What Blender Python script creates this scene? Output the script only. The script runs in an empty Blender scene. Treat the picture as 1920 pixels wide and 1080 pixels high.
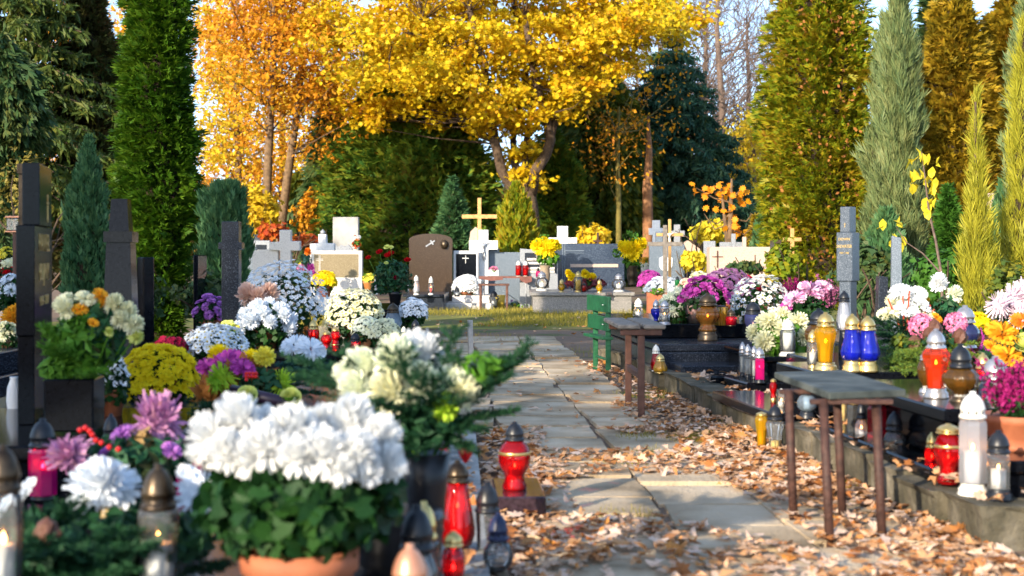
import bpy, bmesh, math, random
import numpy as np
from mathutils import Vector, Matrix, Quaternion
rng = np.random.default_rng(11)
random.seed(5)
PI = math.pi
F, HZ, CH = 2667.0, 475.0, 1.05          # focal length in photo pixels, horizon row, eye height
sc = bpy.context.scene
COL = sc.collection

def S(px, py, z):                         # point of the horizontal plane z seen at photo pixel px, py
    D = F * (CH - z) / (py - HZ)
    return ((px - 960) / F * D, D, z)
def P(px, py, D):                         # point at distance D seen at photo pixel px, py
    return ((px - 960) / F * D, D, CH - (py - HZ) / F * D)
def R(n): return rng.random(n)
def nrm(a): return a / np.maximum(np.linalg.norm(a, axis=-1, keepdims=True), 1e-9)

# ------------------------------------------------------------------ mesh building
class MB:
    def __init__(s): s.v = []; s.f = []; s.n = 0
    def add(s, v, *faces):
        v = np.asarray(v, float).reshape(-1, 3)
        for fa in faces:
            if isinstance(fa, np.ndarray): s.f.append(fa.astype(np.int64) + s.n)
            else:
                by = {}
                for t in fa: by.setdefault(len(t), []).append(t)
                for k, l in by.items(): s.f.append(np.array(l, np.int64) + s.n)
        s.v.append(v); s.n += len(v); return s
    def mesh(s, name, mat, smooth=False):
        v = np.concatenate(s.v) if s.v else np.zeros((0, 3))
        me = bpy.data.meshes.new(name)
        me.vertices.add(len(v)); me.vertices.foreach_set('co', v.ravel().astype(np.float32))
        if s.f:
            loops = np.concatenate([f.ravel() for f in s.f])
            tot = np.concatenate([np.full(len(f), f.shape[1]) for f in s.f])
            st = np.concatenate([[0], np.cumsum(tot)[:-1]])
            me.loops.add(len(loops)); me.loops.foreach_set('vertex_index', loops.astype(np.int32))
            me.polygons.add(len(tot)); me.polygons.foreach_set('loop_start', st.astype(np.int32))
            me.polygons.foreach_set('loop_total', tot.astype(np.int32))
            me.polygons.foreach_set('use_smooth', np.full(len(tot), smooth))
        me.update(calc_edges=True)
        if mat: me.materials.append(mat)
        return me

def link(name, data, parent=None):
    o = bpy.data.objects.new(name, data); COL.objects.link(o)
    if parent: o.parent = parent
    return o
def part(name, mb, mat, parent, smooth=False, label=None):
    o = link(name, mb.mesh(name, mat, smooth) if isinstance(mb, MB) else mb, parent)
    if label: o['label'] = label
    return o
def thing(name, label, cat, loc=(0, 0, 0), rz=0, group=None):
    o = link(name, None); o.location = loc; o.rotation_euler = (0, 0, rz)
    o['label'] = label; o['category'] = cat
    if group: o['group'] = group
    return o
def solid(name, label, cat, mb, mat, loc=(0, 0, 0), rz=0, group=None, smooth=False):
    o = link(name, mb.mesh(name, mat, smooth)); o.location = loc; o.rotation_euler = (0, 0, rz)
    o['label'] = label; o['category'] = cat
    if group: o['group'] = group
    return o
def setting(name, mb, mat, kind='structure', smooth=False):
    o = link(name, mb.mesh(name, mat, smooth)); o['kind'] = kind; return o

_cs = [(x, y, z) for x in (-1, 1) for y in (-1, 1) for z in (-1, 1)]
def cbox(mb, x0, x1, y0, y1, z0, z1, b=.006):
    h = np.array([x1 - x0, y1 - y0, z1 - z0]) / 2; c = np.array([x1 + x0, y1 + y0, z1 + z0]) / 2
    b = min(b, h.min() * .5); V = []; ix = {}
    for s in _cs:
        for a in range(3):
            p = np.array(s, float) * (h - b); p[a] = s[a] * h[a]; ix[(s, a)] = len(V); V.append(p)
    V = np.array(V); Fc = []
    for a in range(3):
        u, w = [k for k in range(3) if k != a]
        for sg in (-1, 1):
            q = []
            for su, sw in ((-1, -1), (1, -1), (1, 1), (-1, 1)):
                t = [0] * 3; t[a] = sg; t[u] = su; t[w] = sw; q.append(ix[(tuple(t), a)])
            Fc.append(q)
        for su in (-1, 1):
            for sw in (-1, 1):
                q = []
                for sg in (-1, 1):
                    t = [0] * 3; t[a] = sg; t[u] = su; t[w] = sw
                    q.append((ix[(tuple(t), u)], ix[(tuple(t), w)]))
                Fc.append([q[0][0], q[1][0], q[1][1], q[0][1]])
    for s in _cs: Fc.append([ix[(s, 0)], ix[(s, 1)], ix[(s, 2)]])
    out = []
    for f in Fc:
        n = np.cross(V[f[1]] - V[f[0]], V[f[2]] - V[f[0]])
        out.append(tuple(f) if n @ V[f].mean(0) > 0 else tuple(f[::-1]))
    return mb.add(V + c, out)
def lathe(mb, prof, n=20, c=(0, 0, 0), flute=0, nf=0, twist=0, rot=0, sx=1, sy=1):
    prof = np.array(prof, float); k = len(prof)
    t = np.arange(n) / n * 2 * PI + rot
    r = prof[:, 0][:, None] * (1 + flute * np.cos(nf * t[None, :] + twist * prof[:, 1][:, None]))
    V = np.stack([r * np.cos(t) * sx, r * np.sin(t) * sy, np.repeat(prof[:, 1][:, None], n, 1)], -1).reshape(-1, 3) + np.array(c)
    a = np.arange(k - 1)[:, None] * n; i = np.arange(n)[None, :]; j = (i + 1) % n
    q = np.stack([a + i, a + j, a + n + j, a + n + i], -1).reshape(-1, 4)
    return mb.add(V, q, [tuple(range(n))[::-1], tuple(range((k - 1) * n, k * n))])
def tube(mb, pts, rad, n=7):
    pts = np.array(pts, float); m = len(pts)
    rad = np.full(m, rad) if np.isscalar(rad) else np.array(rad, float)
    d = nrm(np.gradient(pts, axis=0))
    ref = np.array([0, 0, 1.]) if abs(d[0][2]) < .8 else np.array([1., 0, 0])
    V = []
    t = np.arange(n) / n * 2 * PI
    u = nrm(np.cross(d[0], ref))
    for i in range(m):
        u = nrm(u - d[i] * (u @ d[i])); w = np.cross(d[i], u)
        V.append(pts[i] + rad[i] * (np.cos(t)[:, None] * u + np.sin(t)[:, None] * w))
    a = np.arange(m - 1)[:, None] * n; i = np.arange(n)[None, :]; j = (i + 1) % n
    q = np.stack([a + i, a + j, a + n + j, a + n + i], -1).reshape(-1, 4)
    return mb.add(np.concatenate(V), q, [tuple(range(n))[::-1], tuple(range((m - 1) * n, m * n))])
def prism(mb, out, y0, y1):               # outline in x, z swept along y
    n = len(out); V = [(x, y0, z) for x, z in out] + [(x, y1, z) for x, z in out]
    return mb.add(V, [tuple(range(n)), tuple(range(2 * n - 1, n - 1, -1))] + [(i, i + n, (i + 1) % n + n, (i + 1) % n) for i in range(n)])
def prism_z(mb, out, z0, z1):
    n = len(out); V = [(x, y, z0) for x, y in out] + [(x, y, z1) for x, y in out]
    return mb.add(V, [tuple(range(n))[::-1], tuple(range(n, 2 * n))] + [(i, (i + 1) % n, (i + 1) % n + n, i + n) for i in range(n)])
def cross_out(w, h, t, za, ta=None, wb=None):   # outline of a latin cross: width, height, shaft, arm centre height
    ta = ta or t; wb = wb or t
    return [(-wb / 2, 0), (wb / 2, 0), (t / 2, za - ta / 2), (w / 2, za - ta / 2), (w / 2, za + ta / 2), (t / 2, za + ta / 2), (t / 2, h),
            (-t / 2, h), (-t / 2, za + ta / 2), (-w / 2, za + ta / 2), (-w / 2, za - ta / 2), (-t / 2, za - ta / 2)]
def bevel(o, w=.006, seg=2):
    m = o.modifiers.new('edge', 'BEVEL'); m.width = w; m.segments = seg; m.limit_method = 'ANGLE'; m.angle_limit = .6
    return o

MAPLE = np.array([(0, -.5), (.06, -.32), (.3, -.42), (.26, -.2), (.5, -.05), (.34, .05), (.42, .3), (.2, .22), (.13, .34), (0, .55),
                  (-.13, .34), (-.2, .22), (-.42, .3), (-.34, .05), (-.5, -.05), (-.26, -.2), (-.3, -.42), (-.06, -.32)])
OAK = np.array([(0, -.5), (.12, -.3), (.2, -.05), (.3, .1), (.16, .25), (.12, .42), (0, .5), (-.12, .42), (-.16, .25), (-.3, .1), (-.2, -.05), (-.12, -.3)])
STAR = np.array([(0, -.5), (.18, -.22), (.48, -.05), (.22, .12), (.3, .42), (0, .5), (-.3, .42), (-.22, .12), (-.48, -.05), (-.18, -.22)])
OVAL = np.array([(0, -.5), (.2, -.15), (.17, .2), (0, .5), (-.17, .2), (-.2, -.15)])
DIAM = np.array([(0, -.5), (.22, .0), (0, .5), (-.22, 0)])
def leaves(mb, p, n, size, shape=OVAL, bend=.15, tdir=None, fan=False):
    """One leaf per point p with normal n; bend curls it; fan adds a centre so that it can cup."""
    N = len(p); n = nrm(n); r = rng.normal(size=(N, 3)) if tdir is None else tdir + rng.normal(size=(N, 3)) * .25
    t = nrm(r - n * (r * n).sum(-1, keepdims=True)); b = np.cross(n, t)
    size = np.broadcast_to(np.asarray(size, float), (N,))[:, None, None]
    sh = shape[None] * size; k = len(shape)
    lift = ((shape ** 2).sum(-1)[None, :] * size[..., 0]) * (bend * (R(N)[:, None] * 2 - .6))
    lift = lift + sh[..., 0] * rng.normal(size=(N, 1)) * bend * .5 + np.sin(shape[:, 1] * 5 + 1)[None] * size[..., 0] * rng.normal(size=(N, 1)) * bend * .35
    V = p[:, None, :] + sh[..., 0:1] * b[:, None, :] + sh[..., 1:2] * t[:, None, :] + lift[..., None] * n[:, None, :]
    if fan:
        V = np.concatenate([p[:, None, :], V], 1); i = np.arange(k)
        tri = np.stack([np.zeros(k, int), 1 + i, 1 + (i + 1) % k], -1)
        fs = (np.arange(N)[:, None, None] * (k + 1) + tri[None]).reshape(-1, 3)
    else:
        fs = np.arange(N * k).reshape(N, k)
    return mb.add(V.reshape(-1, 3), fs)
def petals(mb, p, d, L, w, lift, tipw=.55):
    """Narrow curved petals from p along d; lift is a vector per petal added at the tip."""
    N = len(p); L = np.broadcast_to(np.asarray(L, float), (N,))[:, None]; w = np.broadcast_to(np.asarray(w, float), (N,))[:, None]
    s = nrm(np.cross(d, lift + d * .01 + rng.normal(size=(N, 3)) * .15))
    m = p + d * L * .55 + lift * .3; e = p + d * L + lift
    V = np.stack([p - s * w * .35, p + s * w * .35, m - s * w * .5, m + s * w * .5, e - s * w * .5 * tipw, e + s * w * .5 * tipw], 1)
    b = np.arange(N)[:, None] * 6
    return mb.add(V.reshape(-1, 3), np.concatenate([b + [0, 1, 3, 2], b + [2, 3, 5, 4]]))
def fib(n, zmin=-1.0, zmax=1.0):
    i = np.arange(n) + .5; z = zmax - (zmax - zmin) * i / n; t = i * 2.399963
    r = np.sqrt(np.maximum(0, 1 - z * z)); return np.stack([r * np.cos(t), r * np.sin(t), z], -1)
def sn(p, f, seed, k=6):                   # smooth pseudo noise, about -1..1
    g = np.random.default_rng(abs(int(seed))); o = np.zeros(len(p))
    for i in range(k):
        d = nrm(g.normal(size=3)) * f * (.6 + .9 * g.random()); o += np.sin(p @ d * 2 * PI + g.random() * 6.3)
    return o / math.sqrt(k) * .8
def align(o, n, spin=None):
    q = Vector(n).to_track_quat('Z', 'Y') @ Quaternion((0, 0, 1), random.random() * 6.28 if spin is None else spin)
    o.rotation_mode = 'QUATERNION'; o.rotation_quaternion = q

# ------------------------------------------------------------------ materials
_M = {}
def new_mat(key):
    m = bpy.data.materials.new(key); m.use_nodes = True; nt = m.node_tree; nt.nodes.clear()
    return m, nt, nt.nodes, nt.links
def ramp(nt, fac, cols, interp='LINEAR'):
    r = nt.nodes.new('ShaderNodeValToRGB'); r.color_ramp.interpolation = interp; e = r.color_ramp.elements
    while len(e) < len(cols): e.new(.5)
    for k, c in enumerate(cols):
        e[k].position = k / max(1, len(cols) - 1); e[k].color = (*c[:3], 1)
    nt.links.new(fac, r.inputs['Fac']); return r.outputs['Color']
def mul(c, k): return tuple(min(1, x * k) for x in c)
def surf(key, cols, rough=.6, scale=6, island=0, trans=0, metal=0, bump=0, bscale=40, spec=.4, coat=0, detail=5, coord='Object', speck=None, lo=.32, hi=.68):
    """cols: colours that noise (and, with island, each loose piece) picks from."""
    if key in _M: return _M[key]
    m, nt, N, L = new_mat(key)
    tc = N.new('ShaderNodeTexCoord'); no = N.new('ShaderNodeTexNoise'); no.inputs['Scale'].default_value = scale; no.inputs['Detail'].default_value = detail
    L.new(tc.outputs[coord], no.inputs['Vector'])
    mr = N.new('ShaderNodeMapRange'); mr.inputs['From Min'].default_value = lo; mr.inputs['From Max'].default_value = hi
    L.new(no.outputs['Fac'], mr.inputs['Value']); fac = mr.outputs['Result']
    if island:
        ge = N.new('ShaderNodeNewGeometry'); mx = N.new('ShaderNodeMix'); mx.inputs['Factor'].default_value = island
        L.new(fac, mx.inputs['A']); L.new(ge.outputs['Random Per Island'], mx.inputs['B']); fac = mx.outputs['Result']
    if not isinstance(cols[0], (tuple, list)): cols = [mul(cols, .72), mul(cols, 1.18)]
    c = ramp(nt, fac, cols)
    if speck:
        vo = N.new('ShaderNodeTexVoronoi'); vo.inputs['Scale'].default_value = speck[0]; L.new(tc.outputs[coord], vo.inputs['Vector'])
        bw = N.new('ShaderNodeSeparateColor'); L.new(vo.outputs['Color'], bw.inputs['Color'])
        sm = N.new('ShaderNodeMapRange'); sm.inputs['From Min'].default_value = speck[2]; sm.inputs['From Max'].default_value = speck[2] + .08; L.new(bw.outputs['Red'], sm.inputs['Value'])
        mc = N.new('ShaderNodeMix'); mc.data_type = 'RGBA'; L.new(sm.outputs['Result'], mc.inputs['Factor']); L.new(c, mc.inputs['A']); mc.inputs['B'].default_value = (*speck[1], 1); c = mc.outputs['Result']
    b = N.new('ShaderNodeBsdfPrincipled'); L.new(c, b.inputs['Base Color']); b.inputs['Roughness'].default_value = rough; b.inputs['Metallic'].default_value = metal
    b.inputs['Specular IOR Level'].default_value = spec; b.inputs['Coat Weight'].default_value = coat; b.inputs['Coat Roughness'].default_value = .06
    out = N.new('ShaderNodeOutputMaterial'); sh = b.outputs['BSDF']
    if bump:
        n2 = N.new('ShaderNodeTexNoise'); n2.inputs['Scale'].default_value = bscale; n2.inputs['Detail'].default_value = 6; L.new(tc.outputs[coord], n2.inputs['Vector'])
        bu = N.new('ShaderNodeBump'); bu.inputs['Strength'].default_value = bump; bu.inputs['Distance'].default_value = .02; L.new(n2.outputs['Fac'], bu.inputs['Height']); L.new(bu.outputs['Normal'], b.inputs['Normal'])
    if trans:
        tr = N.new('ShaderNodeBsdfTranslucent'); L.new(c, tr.inputs['Color']); mx = N.new('ShaderNodeMixShader'); mx.inputs[0].default_value = trans
        L.new(sh, mx.inputs[1]); L.new(tr.outputs[0], mx.inputs[2]); sh = mx.outputs[0]
    L.new(sh, out.inputs['Surface']); _M[key] = m; return m
def glass(key, col, body=.12, rough=.03):
    if key in _M: return _M[key]
    m, nt, N, L = new_mat(key)
    t = N.new('ShaderNodeBsdfTransparent'); t.inputs['Color'].default_value = (*col, 1)
    d = N.new('ShaderNodeBsdfTranslucent'); d.inputs['Color'].default_value = (*col, 1)
    df = N.new('ShaderNodeBsdfDiffuse'); df.inputs['Color'].default_value = (*col, 1)
    g = N.new('ShaderNodeBsdfGlossy'); g.inputs['Roughness'].default_value = rough
    lw = N.new('ShaderNodeFresnel'); lw.inputs['IOR'].default_value = 1.5
    m1 = N.new('ShaderNodeMixShader'); m1.inputs[0].default_value = .5; L.new(d.outputs[0], m1.inputs[1]); L.new(df.outputs[0], m1.inputs[2])
    m2 = N.new('ShaderNodeMixShader'); m2.inputs[0].default_value = body; L.new(t.outputs[0], m2.inputs[1]); L.new(m1.outputs[0], m2.inputs[2])
    m3 = N.new('ShaderNodeMixShader'); L.new(lw.outputs[0], m3.inputs[0]); L.new(m2.outputs[0], m3.inputs[1]); L.new(g.outputs[0], m3.inputs[2])
    o = N.new('ShaderNodeOutputMaterial'); L.new(m3.outputs[0], o.inputs['Surface']); _M[key] = m; return m
def emit(key, col, s):
    if key in _M: return _M[key]
    m, nt, N, L = new_mat(key); e = N.new('ShaderNodeEmission'); e.inputs['Color'].default_value = (*col, 1); e.inputs['Strength'].default_value = s
    o = N.new('ShaderNodeOutputMaterial'); L.new(e.outputs[0], o.inputs['Surface']); _M[key] = m; return m

BLACKST = surf('black polished granite', [(.002, .0025, .004), (.005, .006, .009)], .12, 60, spec=.12, speck=(420, (.02, .022, .028), .93))
DARKGR = surf('dark speckled granite', [(.008, .011, .017), (.024, .029, .04)], .22, 90, spec=.22, speck=(260, (.09, .105, .135), .88))
BLUEGR = surf('blue grey granite', [(.07, .095, .125), (.14, .175, .215)], .35, 110, speck=(300, (.3, .34, .4), .85))
GREYGR = surf('grey granite', [(.2, .22, .25), (.36, .38, .41)], .4, 120, speck=(200, (.09, .1, .12), .8))
PALEGR = surf('pale granite', [(.5, .47, .44), (.68, .64, .6)], .55, 120, speck=(180, (.3, .27, .25), .84))
PINKGR = surf('pink granite', [(.44, .32, .25), (.6, .46, .37)], .45, 120, speck=(160, (.25, .2, .17), .82))
BROWNGR = surf('brown granite', [(.03, .02, .013), (.065, .042, .027)], .18, 140, spec=.3, speck=(300, (.16, .11, .07), .9))
BOXGR = surf('salt and pepper granite', [(.11, .105, .1), (.22, .21, .2)], .4, 130, speck=(170, (.36, .34, .32), .7))
WHITEST = surf('white stone', [(.62, .62, .62), (.78, .77, .75)], .6, 25)
CONC = surf('weathered concrete', [(.13, .13, .12), (.3, .29, .27), (.42, .4, .37)], .9, 5, bump=.5, bscale=30)
KERBM = surf('mossy kerb concrete', [(.018, .02, .009), (.075, .065, .042), (.22, .19, .14)], .95, 6, island=.45, bump=.9, bscale=28)
GOLDTXT = surf('gilded lettering', [(.55, .36, .1), (.7, .5, .2)], .35, 20, metal=.6)
WOOD = surf('varnished oak', [(.42, .22, .07), (.6, .34, .12)], .5, 14)
GREYWOOD = surf('weathered grey wood', [(.11, .095, .08), (.24, .21, .18)], .8, 18, bump=.3)
BROWNWOOD = surf('brown painted wood', [(.07, .028, .018), (.13, .055, .035)], .55, 16, bump=.2)
GREENPAINT = surf('green painted wood', [(.004, .06, .022), (.01, .11, .042)], .45, 14, bump=.2)
RUST = surf('rusty brown steel', [(.03, .013, .01), (.075, .032, .022)], .65, 30, bump=.25, bscale=80)
SEATTOP = surf('worn grey green board', [(.018, .024, .022), (.05, .06, .055), (.1, .11, .1)], .7, 8, bump=.3, bscale=25)
STEEL = surf('dull steel', [(.3, .31, .33), (.45, .46, .48)], .4, 20, metal=.8)
BARK = surf('brown bark', [(.04, .025, .016), (.12, .08, .05)], .95, 12, bump=.8, bscale=25)
TANBARK = surf('tan bark', [(.08, .05, .026), (.2, .125, .065)], .9, 10, bump=.5, bscale=25)
TERRA = surf('terracotta', [(.3, .09, .04), (.42, .14, .065)], .7, 10)
BROWNPOT = surf('brown plastic', [(.1, .045, .025), (.16, .075, .04)], .5, 10)
BLACKPL = surf('black plastic', [(.006, .006, .008), (.016, .016, .02)], .35, 20)
WHITEPL = surf('white plastic', [(.7, .7, .7), (.8, .8, .8)], .4, 10)
WAX = surf('white wax', [(.78, .76, .72), (.85, .83, .8)], .5, 10, trans=.25)
WAXY = surf('yellow wax', [(.8, .55, .12), (.85, .62, .2)], .5, 10, trans=.3)
CAPGOLD = surf('gold cap metal', [(.6, .42, .14), (.8, .58, .24)], .3, 25, metal=.85)
CAPBLACK = surf('black cap plastic', [(.006, .007, .01), (.016, .019, .026)], .38, 25)
CAPSILV = surf('silver cap metal', [(.38, .36, .36), (.6, .57, .56)], .34, 25, metal=.8)
CAPBRONZE = surf('tarnished bronze cap', [(.03, .021, .015), (.11, .08, .05)], .35, 18, metal=.7)
CAPCOPPER = surf('copper cap', [(.6, .26, .15), (.75, .36, .22)], .35, 18, metal=.6)
CAPIVORY = surf('ivory cap plastic', [(.6, .58, .52), (.72, .7, .65)], .4, 18)
HOLE = surf('vent hole', [(.004, .004, .004), (.008, .008, .008)], .9, 5)
FLAME = emit('candle flame', (1, .36, .07), 14)
FLAMER = emit('flame behind red glass', (1, .3, .06), 30)
GC = dict(
    clear=glass('clear glass', (.9, .93, .95), .1), red=glass('red glass', (.85, .012, .02), .3), darkred=glass('dark red glass', (.5, .008, .03), .45),
    blue=glass('cobalt blue glass', (.02, .04, .75), .5), yellow=glass('amber yellow glass', (.95, .6, .02), .36), gold=glass('honey gold glass', (.8, .5, .06), .45),
    brown=glass('brown smoked glass', (.32, .16, .03), .35), magenta=glass('magenta glass', (.8, .02, .3), .5), orange=glass('red to orange glass', (.95, .13, .03), .28),
    frost=glass('frosted glass', (.86, .88, .95), .3, .2), violet=glass('violet glass', (.3, .1, .8), .4), bluegrey=glass('blue grey glass', (.55, .68, .8), .3),
    green=glass('green glass', (.03, .4, .12), .4), navy=glass('navy patterned glass', (.08, .1, .3), .5))
FOIL = glass('clear wrapping film', (.97, .96, .97), .05, .12)

# flower and foliage colours
FL = {}
def flw(k, *cols, trans=.25): FL[k] = surf('petals ' + k, list(cols), .6, 9, island=.55, trans=trans, spec=.2)
flw('white', (.8, .81, .8), (.88, .89, .89), trans=.3); flw('icewhite', (.74, .8, .87), (.88, .91, .94), trans=.32); flw('cream', (.72, .7, .42), (.84, .83, .62)); flw('limewhite', (.78, .83, .55), (.91, .92, .85), trans=.32)
flw('yellow', (.9, .66, .003), (.93, .78, .02), trans=.35); flw('lemon', (.8, .68, .03), (.85, .78, .15)); flw('golden', (.75, .3, .01), (.85, .45, .03)); flw('orange', (.75, .16, .01), (.85, .3, .03))
flw('pink', (.6, .2, .4), (.8, .42, .6)); flw('magenta', (.38, .03, .28), (.6, .1, .46)); flw('violet', (.35, .1, .45), (.55, .24, .62)); flw('mauve', (.42, .16, .4), (.62, .3, .52), (.62, .34, .34))
flw('peach', (.8, .52, .4), (.86, .66, .55)); flw('red', (.5, .004, .01), (.75, .012, .02)); flw('crimson', (.28, .005, .03), (.45, .01, .06)); flw('hotpink', (.75, .1, .3), (.85, .4, .55)); flw('palepink', (.8, .6, .68), (.88, .78, .82))
flw('lime', (.3, .5, .02), (.5, .68, .06)); flw('green', (.2, .42, .02), (.36, .6, .05)); flw('heather', (.2, .004, .07), (.38, .015, .16)); flw('bicolour', (.5, .06, .3), (.85, .7, .8)); flw('purpleheather', (.28, .06, .16), (.42, .14, .26)); flw('centre', (.5, .35, .02), (.65, .5, .05)); flw('yellowgreen', (.6, .66, .12), (.78, .8, .3))
def fol(key, *cols, trans=.3, island=.6, scale=2.5): return surf('foliage ' + key, list(cols), .55, scale, island=island, trans=trans, spec=.25)
MUMLEAF = fol('mum leaf', (.004, .022, .005), (.012, .055, .011), (.028, .085, .01)); BRIGHTLEAF = fol('bright leaf', (.05, .16, .012), (.12, .28, .025)); ROSELEAF = fol('rose leaf', (.012, .06, .03), (.03, .12, .05), (.08, .04, .02))
SPRUCE = fol('spruce needles', (.008, .045, .02), (.026, .09, .034)); FIRY = fol('fir needles', (.03, .1, .03), (.12, .2, .03), (.26, .28, .03)); BLUESPR = fol('blue spruce needles', (.01, .055, .05), (.03, .1, .08))
THUJAG = fol('thuja green', (.016, .062, .003), (.05, .125, .005), (.12, .2, .01), scale=1.5)
THUJAD = fol('dark thuja', (.026, .095, .014), (.085, .19, .026), (.2, .25, .02), (.18, .11, .02), scale=1.2)
THUJAY = fol('golden thuja', (.05, .1, .006), (.15, .21, .008), (.34, .28, .01), (.28, .12, .012), scale=1.3)
THUJAO = fol('orange brown thuja', (.09, .075, .008), (.22, .17, .012), (.42, .28, .018), (.22, .1, .012), scale=1.2)
THUJAB = fol('brownish thuja', (.03, .05, .014), (.06, .065, .016), (.1, .05, .02), scale=1.5)
JUNIB = fol('blue green juniper', (.022, .085, .03), (.075, .18, .07), (.14, .24, .08)); JUNIS = fol('silver juniper', (.06, .12, .05), (.17, .22, .08), (.26, .27, .1)); JUNIY = fol('yellow juniper', (.2, .22, .02), (.5, .45, .04)); JUNIG = fol('bright green conifer', (.03, .11, .012), (.07, .18, .02))
DARKCON = fol('dark conifer', (.02, .06, .02), (.05, .1, .03), (.12, .11, .02)); SPRTREE = fol('green spruce boughs', (.025, .06, .014), (.07, .11, .02), (.14, .14, .02)); BLUECON = fol('blue drooping spruce', (.014, .06, .04), (.04, .11, .065), (.07, .12, .04))
YEWM = fol('yew with yellow', (.035, .085, .016), (.1, .14, .018), (.32, .26, .015), scale=1.0)
MAPLEY = fol('yellow maple leaf', (.5, .2, .003), (.6, .37, .005), (.7, .52, .015), (.52, .46, .02), trans=.4, scale=.6)
OAKO = fol('orange autumn leaf', (.46, .15, .01), (.64, .29, .012), (.7, .45, .02), trans=.4, scale=.35)
BIRCHY = fol('yellow green autumn leaf', (.5, .36, .02), (.75, .5, .02), (.4, .38, .03), trans=.4, scale=.35)
MAPLEO = fol('orange maple leaf', (.8, .25, .01), (.88, .4, .015), trans=.4); SUMACY = fol('pale yellow leaf', (.65, .52, .02), (.8, .66, .05), trans=.4); REDLEAF = fol('red autumn leaf', (.3, .02, .01), (.5, .09, .015), (.5, .2, .02), trans=.35)
LITTER = surf('fallen leaves', [(.13, .045, .015), (.38, .14, .035), (.48, .27, .13), (.68, .51, .4), (.58, .39, .27), (.48, .2, .04), (.64, .46, .34)], .7, 3, island=.85, trans=.12, spec=.3, lo=.3, hi=.7)
GRASSM = surf('grass blades', [(.13, .13, .012), (.3, .25, .025), (.42, .33, .08)], .7, 1.5, island=.5, trans=.3)
TWIG = surf('grey twig', [(.09, .06, .05), (.18, .13, .1)], .9, 20)
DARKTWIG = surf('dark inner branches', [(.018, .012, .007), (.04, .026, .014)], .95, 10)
# ------------------------------------------------------------------ lanterns
GP = dict(
    pear=[(.5, 0), (.82, .05), (.99, .2), (1, .3), (.9, .46), (.74, .68), (.64, .86), (.6, 1)],
    urn=[(.72, 0), (.78, .04), (.76, .1), (.66, .16), (.6, .26), (.64, .33), (.9, .46), (1, .58), (1, .7), (.96, .74), (1, .76), (.96, .8), (.78, .92), (.6, .96), (.56, 1)],
    cyl=[(.9, 0), (1, .02), (1, .9), (.94, .96), (.72, 1)], globe=[(.42, 0), (.72, .1), (.95, .3), (1, .48), (.95, .66), (.74, .86), (.48, 1)],
    vase=[(.62, 0), (.64, .06), (.68, .3), (.78, .52), (.98, .78), (1, .86), (.92, .93), (.7, 1)], flask=[(.8, 0), (.9, .05), (.98, .2), (1, .3), (.86, .6), (.66, .9), (.62, 1)],
    onion=[(.3, 0), (.34, .1), (.5, .2), (.85, .36), (1, .58), (.98, .74), (.8, .9), (.5, 1)], tower=[(.86, 0), (.9, .04), (.92, .5), (1, .94), (.95, 1)],
    box=[(1, 0), (1, .9), (.9, .97), (.7, 1)], goblet=[(.5, 0), (.42, .08), (.4, .2), (.7, .4), (.95, .62), (1, .8), (.96, 1)])
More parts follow.
